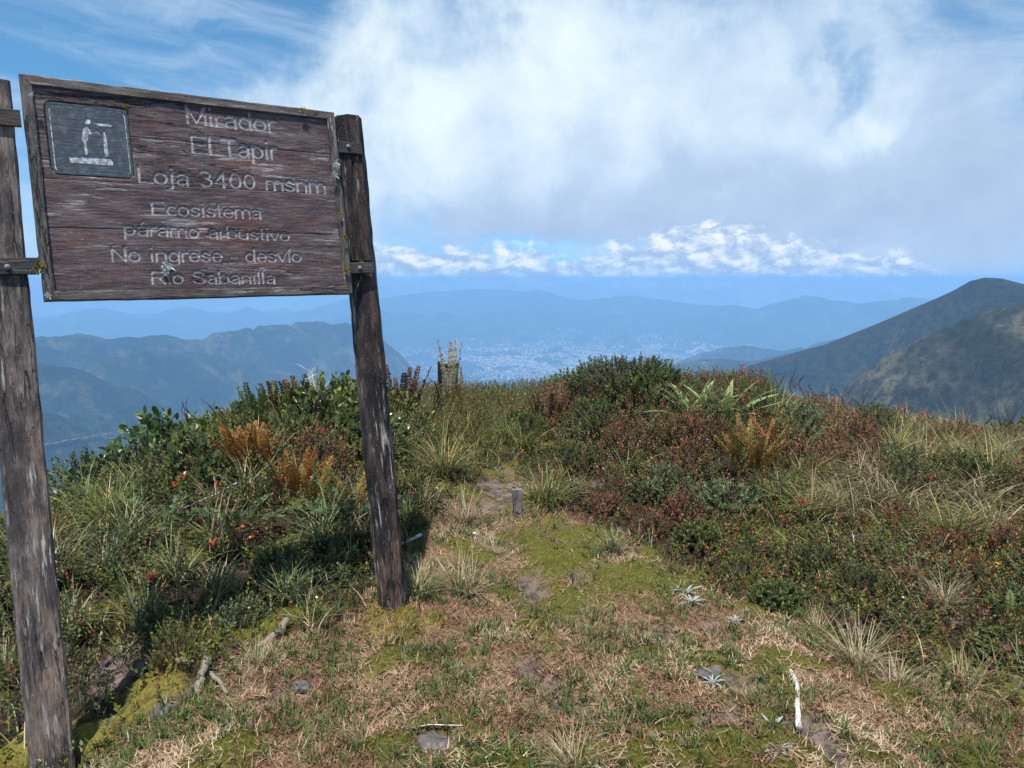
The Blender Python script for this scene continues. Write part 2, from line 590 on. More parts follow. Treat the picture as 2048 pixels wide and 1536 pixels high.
M['moss_green'] = leafmat('green_moss', [(0, (0.075, 0.062, 0.014)), (.35, (0.094, 0.098, 0.017)), (.7, (0.138, 0.144, 0.024)), (1, (0.250, 0.219, 0.060))], .8, 0.3)
M['moss_gold'] = leafmat('golden_moss', [(0, (.13, .11, .02)), (.5, (.24, .20, .04)), (1, (.36, .31, .08))], .8, 0.3)
M['straw'] = leafmat('dry_straw', [(0, (0.092, 0.043, 0.021)), (.3, (0.224, 0.129, 0.070)), (.6, (0.367, 0.247, 0.143)), (.85, (0.479, 0.363, 0.228)), (1, (0.592, 0.493, 0.330))], .7, 0.2)
M['lawn_green'] = leafmat('short_green_grass', [(0, (0.037, 0.063, 0.020)), (.6, (0.085, 0.121, 0.031)), (1, (0.183, 0.200, 0.058))], .5, 0.3)
M['t_green'] = leafmat('green_tussock_blades', [(0, (0.070, 0.103, 0.031)), (.55, (0.140, 0.175, 0.054)), (.8, (0.294, 0.253, 0.090)), (1, (0.589, 0.399, 0.161))], .45, 0.3)
M['t_grey'] = leafmat('greygreen_blades', [(0, (0.055, 0.079, 0.035)), (.55, (0.122, 0.152, 0.070)), (.85, (0.268, 0.263, 0.133)), (1, (0.488, 0.378, 0.203))], .42, 0.25)
M['t_straw'] = leafmat('straw_tussock_blades', [(0, (.09, .10, .04)), (.3, (.24, .20, .10)), (.65, (.42, .33, .20)), (1, (.60, .51, .36))], .55, 0.25)
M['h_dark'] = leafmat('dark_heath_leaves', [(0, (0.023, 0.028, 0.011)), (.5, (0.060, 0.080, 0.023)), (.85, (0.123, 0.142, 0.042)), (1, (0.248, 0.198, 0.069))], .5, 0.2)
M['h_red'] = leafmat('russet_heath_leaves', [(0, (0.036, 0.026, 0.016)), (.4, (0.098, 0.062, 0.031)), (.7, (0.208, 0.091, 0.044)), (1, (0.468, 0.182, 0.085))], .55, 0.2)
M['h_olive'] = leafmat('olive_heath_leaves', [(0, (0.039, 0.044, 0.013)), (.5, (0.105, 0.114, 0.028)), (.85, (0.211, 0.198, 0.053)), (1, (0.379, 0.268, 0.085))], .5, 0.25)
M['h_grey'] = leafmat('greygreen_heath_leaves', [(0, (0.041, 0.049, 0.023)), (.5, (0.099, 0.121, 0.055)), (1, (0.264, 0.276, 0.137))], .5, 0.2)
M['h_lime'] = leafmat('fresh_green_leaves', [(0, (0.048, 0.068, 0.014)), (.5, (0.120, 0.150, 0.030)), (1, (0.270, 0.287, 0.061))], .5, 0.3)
M['broad'] = leafmat('broad_dark_leaves', [(0, (0.034, 0.051, 0.017)), (.6, (0.077, 0.110, 0.035)), (.93, (0.145, 0.176, 0.060)), (1, (0.427, 0.147, 0.033))], .33, 0.2, spec=.5)
M['fern_orange'] = leafmat('rusty_fern', [(0, (.11, .035, .010)), (.5, (.26, .095, .022)), (1, (.36, .20, .05))], .6, 0.3)
M['fern_brown'] = leafmat('brown_fern', [(0, (.03, .016, .010)), (.6, (.085, .045, .022)), (1, (.17, .09, .035))], .6, 0.2)
M['fern_gold'] = leafmat('golden_fern', [(0, (.10, .06, .015)), (.5, (.22, .14, .03)), (1, (.34, .26, .07))], .6, 0.3)
M['fern_dark'] = leafmat('dark_fern', [(0, (0.027, 0.047, 0.019)), (.6, (0.073, 0.118, 0.047)), (1, (0.183, 0.236, 0.100))], .45, 0.2)
M['fern_fresh'] = leafmat('fresh_fern', [(0, (.06, .09, .02)), (1, (.19, .25, .07))], .5, 0.35)
M['rosette'] = leafmat('rosette_leaves', [(0, (.12, .17, .05)), (.7, (.24, .31, .13)), (1, (.42, .42, .22))], .4, 0.25)
M['silver'] = leafmat('silver_leaves', [(0, (.16, .19, .16)), (1, (.40, .45, .40))], .5, 0.1)
M['redleaf'] = leafmat('red_leaves', [(0, (.30, .035, .02)), (1, (.50, .10, .05))], .4, 0.3)
M['berry'] = leafmat('orange_berry', [(0, (.45, .11, .03)), (1, (.60, .22, .08))], .3, 0.05, spec=.5)
M['yellow'] = leafmat('yellow_petal', [(0, (.75, .38, .02)), (1, (.8, .5, .05))], .5, 0.2)
M['white'] = leafmat('white_petal', [(0, (.7, .7, .66)), (1, (.8, .8, .78))], .5, 0.2)


# ------------------------------------------------------------------ the hilltop
def G(x, y):
    x = np.asarray(x, float)
    y = np.asarray(y, float)
    z = -0.22 * ss(-x, 0.9, 1.9) * (1 - ss(y, 3.0, 4.2))
    z = z + 0.36 * np.exp(-(((x + 1.75) / 1.45) ** 2 + ((y - 5.9) / 1.8) ** 2))
    z = z + 0.43 * np.exp(-(((x - 1.75) / 1.25) ** 2 + ((y - 6.9) / 1.7) ** 2))
    z = z + 0.05 * fbm(x * 0.7, y * 0.7, 3, 11)
    fy = np.maximum(0, y - (8.6 - 0.75 * np.clip(x - 1.6, 0, 4)))
    z = z - np.where(fy < 6, 0.05 * fy ** 2, 1.8 + 0.6 * (fy - 6))
    fx = np.maximum(0, -x - 2.0)
    z = z - np.where(fx < 2, 0.24 * fx ** 2, 0.96 + 0.7 * (fx - 2))
    fr = np.maximum(0, x - 5.5)
    z = z - np.where(fr < 6, 0.035 * fr ** 2, 1.26 + 0.45 * (fr - 6))
    fb = np.maximum(0, -y - 6)
    z = z - np.where(fb < 6, 0.02 * fb ** 2, 0.72 + 0.3 * (fb - 6))
    return z


def hit(px, py, dz=0.0):
    """first point of the hilltop seen at a photo pixel"""
    d = ray(px, py)
    t = np.linspace(1.0, 16.0, 1501)
    P = CAM + d * t[:, None]
    below = P[:, 2] <= G(P[:, 0], P[:, 1]) + dz
    i = int(np.argmax(below)) if below.any() else 900
    p = P[i].copy()
    p[2] = float(G(p[0], p[1]))
    return p


def at_range(px, rng_y):
    """point on the hilltop under the photo column px at distance rng_y along Y"""
    x = 0.0
    for _ in range(4):
        z = float(G(x, rng_y))
        d = np.array([x, rng_y, z]) - CAM
        x = (px - CX) / FPX * float(d @ FWD)
    return np.array([x, rng_y, float(G(x, rng_y))])


def to_px(P):
    d = np.asarray(P, float) - CAM
    z = d @ FWD
    return CX + FPX * (d @ RIGHT) / z, CY - FPX * (d @ UP) / z


# edge of the trodden turf, traced in the photograph and laid on the ground
LAWN = [(-200, 1640), (150, 1510), (330, 1385), (560, 1300), (740, 1235), (825, 1140), (880, 1075), (935, 1025), (978, 985), (1003, 960),
        (1034, 964), (1055, 1030), (1180, 1065), (1300, 1115), (1420, 1175), (1500, 1225), (1640, 1275), (1800, 1335), (2048, 1420), (2400, 1520), (2400, 2600), (-400, 2600)]
LP = np.array([(lambda d: (CAM + d * (-1.6 / d[2]))[:2])(ray(*q)) for q in LAWN])


def lawn_sd(x, y):
    """signed distance to the turf edge, positive inside"""
    x = np.asarray(x, float)
    y = np.asarray(y, float)
    dmin = np.full(x.shape, 1e9)
    ins = np.zeros(x.shape, bool)
    n = len(LP)
    for i in range(n):
        (x0, y0), (x1, y1) = LP[i], LP[(i + 1) % n]
        ex, ey = x1 - x0, y1 - y0
        t = np.clip(((x - x0) * ex + (y - y0) * ey) / (ex * ex + ey * ey), 0, 1)
        dmin = np.minimum(dmin, np.hypot(x - x0 - t * ex, y - y0 - t * ey))
        c = ((y0 > y) != (y1 > y)) & (x < (x1 - x0) * (y - y0) / (y1 - y0 + 1e-12) + x0)
        ins ^= c
    return np.where(ins, dmin, -dmin)


def blobs(lst, x, y, sharp=1.0):
    s = np.zeros(np.shape(x))
    for px, py, rx, ry, w in lst:
        c = hit(px, py)
        dep = float((c - CAM) @ FWD)
        rx, ry = rx * 1.3, ry * 1.3
        a = rx / FPX * dep
        b = ry / FPX * dep / max(0.2, -ray(px, py)[2])
        s = np.maximum(s, w * np.exp(-(((x - c[0]) / a) ** 2 + ((y - c[1]) / b) ** 2) * sharp))
    return s


MOSS = [(1270, 1165, 120, 32, 1.0), (1120, 1125, 90, 38, .9), (1060, 1080, 60, 20, .75), (1180, 1080, 70, 20, .8), (1020, 1190, 70, 30, .65),
        (1130, 1195, 80, 22, .75), (1400, 1170, 30, 20, .9), (1540, 1215, 75, 28, .9), (1650, 1262, 40, 14, .8), (1290, 1110, 40, 14, .7), (950, 1320, 50, 25, .6),
        (1100, 1300, 30, 22, .7), (1380, 1285, 35, 30, .65), (1560, 1480, 70, 40, .85), (1460, 1400, 60, 25, .75), (1740, 1510, 50, 30, .95), (1880, 1495, 35, 30, .95),
        (1800, 1400, 55, 40, .75), (1270, 1395, 30, 25, .7), (1620, 1520, 60, 30, .7), (1370, 1490, 60, 30, .6), (900, 1090, 25, 14, .6), (1330, 1345, 40, 20, .5)]
GOLD = [(800, 1265, 55, 30, 1.0), (770, 1230, 30, 18, .9), (860, 1255, 30, 20, .7), (180, 1480, 90, 40, .85), (300, 1390, 70, 40, .8), (60, 1520, 70, 40, 1.0), (330, 1340, 30, 30, .7)]
SOIL = [(1065, 1170, 28, 24, 1.0), (1158, 1160, 18, 14, .9), (1425, 1345, 40, 18, 1.0), (1330, 1270, 50, 22, .8), (1080, 1370, 45, 28, .85), (1060, 1330, 45, 18, .7),
        (1470, 1370, 60, 30, .8), (1640, 1470, 60, 35, .95), (1430, 1430, 45, 25, .9), (870, 1475, 60, 18, .95), (1150, 1415, 60, 16, .8), (1000, 975, 40, 26, 1.0),
        (985, 1010, 40, 14, .8), (880, 1360, 30, 14, .6), (1710, 1250, 50, 10, .8), (1360, 1320, 40, 15, .6), (1240, 1310, 40, 18, .6), (1920, 1440, 50, 20, .7),
        (620, 1370, 50, 18, .45), (1130, 1050, 40, 10, .5), (1110, 1115, 25, 8, .5), (1250, 1450, 60, 18, .5), (260, 1310, 70, 60, .8)]


def ground_masks(x, y):
    wx = x + 0.05 * fbm(x * 6, y * 6, 3, 31)
    wy = y + 0.07 * fbm(x * 6, y * 6, 3, 47)
    nz = fbm(x * 9, y * 9, 4, 5)
    mo = np.clip(ss(np.maximum(blobs(MOSS, wx, wy), .68 * ss(fbm(x * 1.9, y * 1.9, 3, 53), .0, .5)) + 0.24 * nz, 0.32, 0.72), 0, 1)
    go = np.clip(ss(blobs(GOLD, wx, wy) + 0.34 * nz, 0.42, 0.74), 0, 1)
    so = np.clip(ss(np.maximum(blobs(SOIL, wx, wy), .5 * ss(fbm(x * 2.6, y * 2.6, 3, 57), .2, .6)) + 0.28 * nz, 0.40, 0.72), 0, 1)
    mo = mo * (1 - 0.8 * so)
    return mo, go, so


def axis_vals(lo, f0, f1, hi, step, n):
    return np.concatenate([f0 - np.geomspace(abs(f0 - lo), 0.2, n), np.arange(f0, f1, step), f1 + np.geomspace(0.1, hi - f1, n)])


def grid_faces(nx, ny):
    i = np.arange(nx - 1)[None] + np.arange(ny - 1)[:, None] * nx
    return np.stack([i, i + 1, i + 1 + nx, i + nx], -1).reshape(-1, 4)


xs = axis_vals(-420, -4.5, 6.5, 420, 0.035, 26)
ys = axis_vals(-60, 1.2, 10.5, 420, 0.035, 26)
gx, gy = np.meshgrid(xs, ys)
mo, go, so = ground_masks(gx, gy)
lsd = lawn_sd(gx, gy)
lawn = ss(lsd, -0.1, 0.1)
near = (np.abs(gx) < 8) & (gy < 13)
gz = G(gx, gy)
gz = gz + np.where(near, 0.030 * mo + 0.045 * go - 0.025 * so + 0.012 * fbm(gx * 5, gy * 5, 4, 21) + 0.006 * fbm(gx * 22, gy * 22, 3, 23), 0)


def ground_mat(k):
    co = k.node('ShaderNodeTexCoord').outputs['Object']
    def at(n):
        return k.node('ShaderNodeAttribute', attribute_name=n).outputs['Fac']
    n1 = k.noise(co, 14, 7, .65)
    n2 = k.noise(co, 75, 6, .7)
    n3 = k.noise(co, 300, 3, .6)
    turf = k.mix(k.sstep(n1, .38, .62), (.075, .042, .024), (.17, .105, .06))
    turf = k.mix(k.sstep(n2, .4, .62), turf, (.29, .20, .12))
    soil = k.mix(k.sstep(n1, .40, .60), (.055, .043, .042), (.21, .155, .135))
    soil = k.mix(k.sstep(n3, .55, .68), soil, (.33, .27, .24))
    litter = k.mix(k.sstep(n2, .4, .65), (.018, .014, .009), (.075, .05, .028))
    moss = k.mix(k.sstep(n2, .35, .65), (.07, .072, .014), (.15, .145, .03))
    gold = k.mix(k.sstep(n2, .35, .65), (.12, .10, .02), (.25, .21, .05))
    c = k.mix(at('lawn'), litter, turf)
    c = k.mix(at('soil'), c, soil)
    c = k.mix(at('moss'), c, moss)
    c = k.mix(at('gold'), c, gold)
    h = k.m('ADD', k.m('MULTIPLY', n2, .7), k.m('MULTIPLY', n3, .4))
    return c, h, 0.012


M['ground'] = principled('hilltop_ground', ground_mat, 0.95, 0.1)
gme = mesh_np('ground', np.stack([gx, gy, gz], -1).reshape(-1, 3), grid_faces(len(xs), len(ys)), None, [M['ground']], smooth=True,
              attrs={'moss': mo.ravel(), 'gold': go.ravel(), 'soil': so.ravel(), 'lawn': lawn.ravel()})
tag(link('ground', gme), kind='structure')

# ------------------------------------------------------------------ valley and mountains (metres, camera at 3400 m)
FLOOR_R = [300, 1000, 2500, 4000, 6000, 9000, 12000, 16000, 21000, 26000]
FLOOR_Z = [-330, -760, -1180, -1260, -1300, -1300, -1260, -1060, -960, -1000]
RIDGES = [  # silhouette in photo pixels, distance, front and back slope, noise
    dict(p=[(-400, 700), (0, 684), (66, 677), (150, 668), (220, 677), (330, 670), (380, 676), (440, 664), (520, 652), (600, 645), (690, 641), (730, 655), (790, 700), (860, 770)],
         D=[(-400, 4600), (300, 5200), (700, 6300), (860, 6500)], f=.42, b=.5, s=3),
    dict(p=[(-400, 710), (0, 722), (66, 726), (160, 738), (230, 762), (300, 795), (380, 840), (450, 880)], D=[(-400, 3700), (450, 3500)], f=.40, b=.5, s=5),
    dict(p=[(-400, 800), (0, 812), (66, 822), (120, 832), (180, 862), (230, 890)], D=[(-400, 2900), (230, 2900)], f=.42, b=.5, s=6),
    dict(p=[(180, 720), (300, 700), (400, 706), (480, 722), (560, 740), (640, 765), (740, 790)], D=[(180, 4400), (740, 5200)], f=.38, b=.4, s=8),
    dict(p=[(600, 660), (700, 628), (760, 621), (790, 630), (815, 623), (850, 633), (885, 623), (925, 630), (1000, 640), (1080, 655)], D=[(600, 14300), (1080, 15200)], f=.17, b=.35, s=9),
    dict(p=[(860, 640), (940, 625), (1040, 618), (1110, 624), (1170, 620), (1260, 632), (1330, 650)], D=[(860, 16300), (1330, 16500)], f=.15, b=.3, s=10),
    dict(p=[(-500, 640), (0, 642), (66, 652), (110, 634), (150, 622), (200, 616), (240, 622), (292, 638), (330, 620), (372, 613), (410, 622), (440, 634), (470, 620), (495, 613), (530, 625),
            (562, 632), (600, 622), (650, 610), (690, 597), (760, 597), (820, 588), (870, 583), (950, 578), (1010, 580), (1070, 584), (1120, 592), (1180, 602), (1240, 612)],
         D=[(-500, 17500), (400, 18500), (1240, 20500)], f=.25, b=.4, s=12),
    dict(p=[(980, 600), (1040, 588), (1075, 578), (1110, 588), (1160, 602), (1220, 594), (1262, 591), (1310, 597), (1370, 606), (1440, 612), (1520, 620)], D=[(980, 18300), (1520, 18300)], f=.2, b=.4, s=13),
    dict(p=[(1340, 640), (1400, 622), (1460, 609), (1510, 617), (1560, 604), (1612, 590), (1660, 599), (1720, 606), (1780, 600), (1815, 594), (1870, 597), (1950, 600), (2100, 590), (2400, 600)],
         D=[(1340, 15500), (1870, 14500), (2400, 13500)], f=.22, b=.4, s=14),
    dict(p=[(1360, 720), (1420, 702), (1490, 690), (1530, 696), (1570, 702), (1620, 690), (1680, 676), (1760, 664)], D=[(1360, 7600), (1760, 7000)], f=.3, b=.4, s=15),
    dict(p=[(1300, 735), (1370, 722), (1440, 717), (1500, 724), (1560, 712), (1640, 700)], D=[(1300, 4600), (1640, 4600)], f=.45, b=.5, s=16),
    dict(p=[(900, 800), (980, 788), (1060, 780), (1140, 766), (1230, 760), (1320, 770)], D=[(900, 7600), (1320, 7400)], f=.3, b=.3, s=17),
]
RIGHT_FAR = dict(p=[(1380, 790), (1440, 757), (1500, 731), (1560, 714), (1600, 702), (1650, 689), (1700, 669), (1760, 645), (1820, 619), (1870, 598), (1905, 582), (1940, 562), (1970, 555), (2005, 557), (2048, 568),
                    (2150, 600), (2300, 590), (2600, 620)], D=[(1380, 2500), (1970, 2150), (2600, 2100)], f=.62, b=.6, s=18, g=.5)
RIGHT_NEAR = dict(p=[(1560, 900), (1640, 828), (1690, 775), (1730, 742), (1780, 705), (1830, 680), (1900, 650), (1960, 626), (2048, 606), (2200, 590), (2600, 600)],
                  D=[(1560, 1350), (2048, 1250), (2600, 1150)], f=.52, b=.55, s=19, g=.6)


def ridge_h(az, r, R):
    # azimuth of a silhouette pixel is taken at its own row
    A = np.array([azel(*q)[0] for q in R['p']])
    E = np.array([azel(*q)[1] for q in R['p']])
    DA = np.array([azel(px, 700)[0] for px, _ in R['D']])
    DD = np.array([d for _, d in R['D']], float)
    D = np.interp(az, DA, DD)
    ends = 55.0
    e = np.interp(az, A, E) - ends * np.maximum(0, A[0] - az) / 57 - ends * np.maximum(0, az - A[-1]) / 57
    h = CAM[2] + D * np.tan(np.radians(e))
    sc_ = D * 0.06
    x, y = np.sin(np.radians(az)) * r, np.cos(np.radians(az)) * r
    n = fbm(x / (sc_ * 3), y / (sc_ * 3), 5, R['s'], 0.55)
    rd = ridged(x / (sc_ * 2.2), y / (sc_ * 2.2), 5, R['s'] + 40) - 0.5
    if 'g' in R:
        rd = rd + R['g'] * (ridged(x / (sc_ * .8), y / (sc_ * .8), 5, R['s'] + 60) - .5)
    dr = r - D
    ad = np.sqrt(dr * dr + (D * 0.012) ** 2) - D * 0.012
    k = 1 - np.exp(-(dr / (D * 0.035)) ** 2)
    slope = np.where(dr < 0, R['f'], R['b'])
    return h - slope * ad * (1 - 0.35 * n * k) + k * ((rd - .42) * 0.075 + (n - .55) * 0.022) * np.minimum(D, 7500) * np.clip(np.abs(dr) / (D * .1), 0, 1)


def far_height(az, r):
    x, y = np.sin(np.radians(az)) * r, np.cos(np.radians(az)) * r
    z = np.interp(r, FLOOR_R, FLOOR_Z)
    amp = np.clip((r - 2000) / 9000, 0.05, 1.2)
    flat = np.exp(-(((az - 7) / 13) ** 4 + ((r - 11200) / 2600) ** 4))
    z = z + (1 - .9 * flat) * amp * (95 * fbm(x / 1500, y / 1500, 6, 2, .52) + 110 * (ridged(x / 2300, y / 2300, 5, 3) - .45))
    for R in RIDGES:
        z = np.maximum(z, ridge_h(az, r, R))
    # wooded spurs and gullies
    z = z + np.clip((r - 1800) / 1500, 0, 1) * (11 * fbm(x / 170, y / 170, 3, 25, .6) - 30 * np.clip(.16 - np.abs(pnoise(x / 520, y / 520, 26)), 0, .16) / .16)
    return np.minimum(z, 0.0)


def terrain_mat(forest_and_shade, mid, pasture_and_sun, scale, thr=(.46, .62)):  # cloud shade and sunlit patches painted into the dark and tan vegetation colours
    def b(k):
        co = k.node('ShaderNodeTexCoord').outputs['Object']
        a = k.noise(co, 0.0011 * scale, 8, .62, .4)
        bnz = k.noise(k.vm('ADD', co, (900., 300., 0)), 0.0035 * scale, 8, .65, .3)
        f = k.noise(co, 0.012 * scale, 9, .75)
        c = k.mix(k.sstep(a, .42, .58), forest_and_shade, mid)
        c = k.mix(k.m('MULTIPLY', k.sstep(bnz, thr[0], thr[1]), k.sstep(a, .36, .6)), c, pasture_and_sun)
        c = k.mix(k.sstep(f, .38, .60, .75, 0.0), c, tuple(v * .3 for v in forest_and_shade))
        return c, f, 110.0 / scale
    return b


M['valley'] = principled('valley_vegetation_sun_shade', terrain_mat((.016, .032, .020), (.045, .075, .036), (.19, .175, .09), 1.4, (.47, .60)), .95, .1)  # tan patches also paint lit slopes, dark ones cloud shade
M['slope_far'] = principled('mountain_scrub_in_shade', terrain_mat((.026, .036, .026), (.044, .052, .036), (.10, .085, .055), 4.0, (.52, .66)), .95, .1)  # darker scrub, cloud shade put into its colour
M['slope_near'] = principled('paramo_scrub_sun_patches', terrain_mat((.042, .050, .032), (.085, .086, .054), (.22, .19, .115), 5.0, (.47, .60)), .95, .1)  # tan grass patches paint sunlit ground onto the scrub


def polar_mesh(name, a0, a1, na, rr, fn, mat):
    az = np.linspace(a0, a1, na)
    A, Rr = np.meshgrid(az, rr)
    Z = fn(A, Rr)
    x, y = np.sin(np.radians(A)) * Rr, np.cos(np.radians(A)) * Rr
    F = grid_faces(na, len(rr))
    return tag(link(name, mesh_np(name, np.stack([x, y, Z], -1).reshape(-1, 3), F[:, ::-1], None, [mat], smooth=True)), kind='structure')


polar_mesh('valley_terrain', -48, 48, 500, np.concatenate([np.geomspace(330, 2400, 40)[:-1], np.geomspace(2400, 24000, 420)]), far_height, M['valley'])


def slope_fn(R, k):
    def f(A, Rr):
        x, y = np.sin(np.radians(A)) * Rr, np.cos(np.radians(A)) * Rr
        base = np.interp(Rr, FLOOR_R, FLOOR_Z) - 60
        fine = 2.2 * fbm(x / 22, y / 22, 4, R['s'] + 3, .6) * np.clip(np.abs(ridge_d(A, Rr, R)) / 60, 0, 1)
        return np.maximum(ridge_h(A, Rr, R) + fine * k, base)
    return f


def ridge_d(A, Rr, R):
    DA = np.array([azel(px, 700)[0] for px, _ in R['D']])
    return Rr - np.interp(A, DA, np.array([d for _, d in R['D']], float))


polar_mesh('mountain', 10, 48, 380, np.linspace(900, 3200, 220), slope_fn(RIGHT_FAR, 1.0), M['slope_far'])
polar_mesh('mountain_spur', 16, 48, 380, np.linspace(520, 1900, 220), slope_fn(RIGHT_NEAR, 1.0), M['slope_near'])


# ------------------------------------------------------------------ the town in the valley: roofs too far off to count
def town():
    N = 11000
    g = np.random.default_rng(3)
    px = np.concatenate([g.normal(1110, 120, 7600), g.normal(1350, 110, 4600), g.uniform(760, 1700, 1300), g.normal(1000, 120, 1500), g.normal(1550, 90, 600), g.normal(880, 90, 400)])
    py = np.concatenate([g.normal(724, 17, 7600), g.normal(698, 11, 4600), g.uniform(640, 760, 1300), g.normal(690, 16, 1500), g.normal(694, 8, 600), g.normal(720, 14, 400)])
    e = np.array([azel(a, b) for a, b in zip(px, py)])
    az, el = e[:, 0], e[:, 1]
    r = 1290 / np.tan(np.radians(np.maximum(-el, 2.0)))
    for _ in range(6):
        r = np.clip(-(far_height(az, r) - 1.6) / np.tan(np.radians(np.maximum(-el, 2.0))) * .5 + r * .5, 6500, 15500)
    keep = (fbm(px / 60, py / 14, 3, 77) > -0.22) & (far_height(az, r) - np.interp(r, FLOOR_R, FLOOR_Z) < 130)
    az, r = az[keep], r[keep]
    n = len(az)
    big = g.random(n) < .04
    w = np.where(big, g.uniform(26, 60, n), g.uniform(12, 22, n))
    d = np.where(big, g.uniform(18, 36, n), g.uniform(9, 17, n))
    h = g.uniform(4, 8, n)
    x, y = np.sin(np.radians(az)) * r, np.cos(np.radians(az)) * r
    z = far_height(az, r) + 2
    rot = g.uniform(-.3, .3, n)
    cx = np.array([-1, 1, 1, -1, -1, 1, 1, -1]) * .5
    cyy = np.array([-1, -1, 1, 1, -1, -1, 1, 1]) * .5
    cz = np.array([0, 0, 0, 0, 1, 1, 1, 1])
    lx, ly = cx[None] * w[:, None], cyy[None] * d[:, None]
    V = np.stack([x[:, None] + lx * np.cos(rot)[:, None] - ly * np.sin(rot)[:, None], y[:, None] + lx * np.sin(rot)[:, None] + ly * np.cos(rot)[:, None],
                  z[:, None] - 25 * (1 - cz[None]) + cz[None] * h[:, None]], -1).reshape(-1, 3)
    f = np.array([[0, 1, 5, 4], [1, 2, 6, 5], [2, 3, 7, 6], [3, 0, 4, 7], [4, 5, 6, 7]])
    F = (f[None] + (np.arange(n) * 8)[:, None, None]).reshape(-1, 4)
    mt = leafmat('town_roofs_and_walls', [(0, (.38, .24, .19)), (.3, (.50, .40, .35)), (.6, (.62, .60, .57)), (1, (.80, .80, .78))], .8, 0, 0)
    o = link('distant_town', mesh_np('distant_town', V, F, np.repeat(g.random(n), 8), [mt]))
    tag(o, 'pale roofs of a distant town spread over the hazy blue valley floor', 'town', kind='stuff')


town()


def far_pt(px, py, lift=14.0):
    a, e = azel(px, py)
    r = np.geomspace(2500, 9000, 1400)
    z = far_height(np.full(r.shape, a), r)
    line = 1.6 + r * math.tan(math.radians(e))
    i = int(np.argmax(line < z)) if (line < z).any() else 800
    return np.array([math.sin(math.radians(a)) * r[i], math.cos(math.radians(a)) * r[i], z[i] + lift])


def road(name, pxs, width, mat):
    P = []
    for (a, b) in zip(pxs[:-1], pxs[1:]):
        for t in np.linspace(0, 1, 15)[:-1]:
            P.append((a[0] + (b[0] - a[0]) * t, a[1] + (b[1] - a[1]) * t + 0.5 * math.sin(t * 3 + a[0])))
    P = np.array([far_pt(*q) for q in P])
    tn = np.gradient(P, axis=0)
    sd_ = norm(np.stack([-tn[:, 1], tn[:, 0], np.zeros(len(P))], -1)) * width / 2
    V = np.stack([P - sd_, P + sd_], 1).reshape(-1, 3)
    i = np.arange(len(P) - 1) * 2
    F = np.stack([i, i + 1, i + 3, i + 2], -1)
    tag(link(name, mesh_np(name, V, F, None, [mat])), kind='structure')


M['road'] = principled('pale_road', lambda k: (k.mix(k.noise(k.node('ShaderNodeTexCoord').outputs['Object'], .02, 3), (.09, .088, .08), (.17, .165, .15)), None, 0), .9)
road('valley_road', [(66, 905), (150, 888), (230, 872), (300, 858), (360, 842), (420, 830)], 7, M['road'])
road('valley_road', [(150, 950), (170, 937), (215, 915), (260, 895)], 8, M['road'])

# ------------------------------------------------------------------ haze over valley, mountains and hilltop
hz = bpy.data.materials.new('valley_haze')
hz.use_nodes = True
hz.node_tree.nodes.clear()
kh = NT(hz.node_tree)
pv = kh.node('ShaderNodeVolumePrincipled')
pv.inputs['Color'].default_value = (0.30, 0.60, 1.0, 1)
pv.inputs['Density'].default_value = 1.15e-4
pv.inputs['Anisotropy'].default_value = -0.2
kh.l.new(pv.outputs[0], kh.node('ShaderNodeOutputMaterial').inputs['Volume'])
X0, X1, Y0, Y1, Z0, Z1 = -22500, 22500, -400, 24600, -1700, 70
hv = [(x, y, z) for z in (Z0, Z1) for y in (Y0, Y1) for x in (X0, X1)]
hf = [(0, 2, 3, 1), (4, 5, 7, 6), (0, 1, 5, 4), (2, 6, 7, 3), (0, 4, 6, 2), (1, 3, 7, 5)]
tag(link('haze', mesh_np('haze', hv, hf, None, [hz])), 'thin blue haze filling the valley and fading the far mountains', 'haze', kind='stuff')


# ------------------------------------------------------------------ the wooden sign
BO = np.array([-1.7155928, 2.83917786, 1.51895528])
yaw, pit, rol = 0.64304429, -0.14969335, -0.0123875
BM = np.array((Matrix.Rotation(yaw, 3, 'Z') @ Matrix.Rotation(pit, 3, 'X') @ Matrix.Rotation(rol, 3, 'Y')))
BW, BH, V0 = 1.2205, 0.83, 1.5


def bl(px, py, yo=0.0):
    """photo pixel -> (u, v) on the sign's plane, shifted yo behind its face; v counts from the sign's foot"""
    d = BM.T @ ray(px, py)
    o = BM.T @ (CAM - BO)
    t = (yo - o[1]) / d[1]
    p = o + d * t
    return float(p[0]), float(p[2] + V0)


sign = bpy.data.objects.new('information_sign', None)
col.objects.link(sign)
foot = BO - BM @ np.array([0, 0, V0])
sign.matrix_world = Matrix.Translation(Vector(foot)) @ Matrix(BM.tolist()).to_4x4()
tag(sign, 'weathered brown wooden sign with carved Spanish lettering on two posts', 'sign')


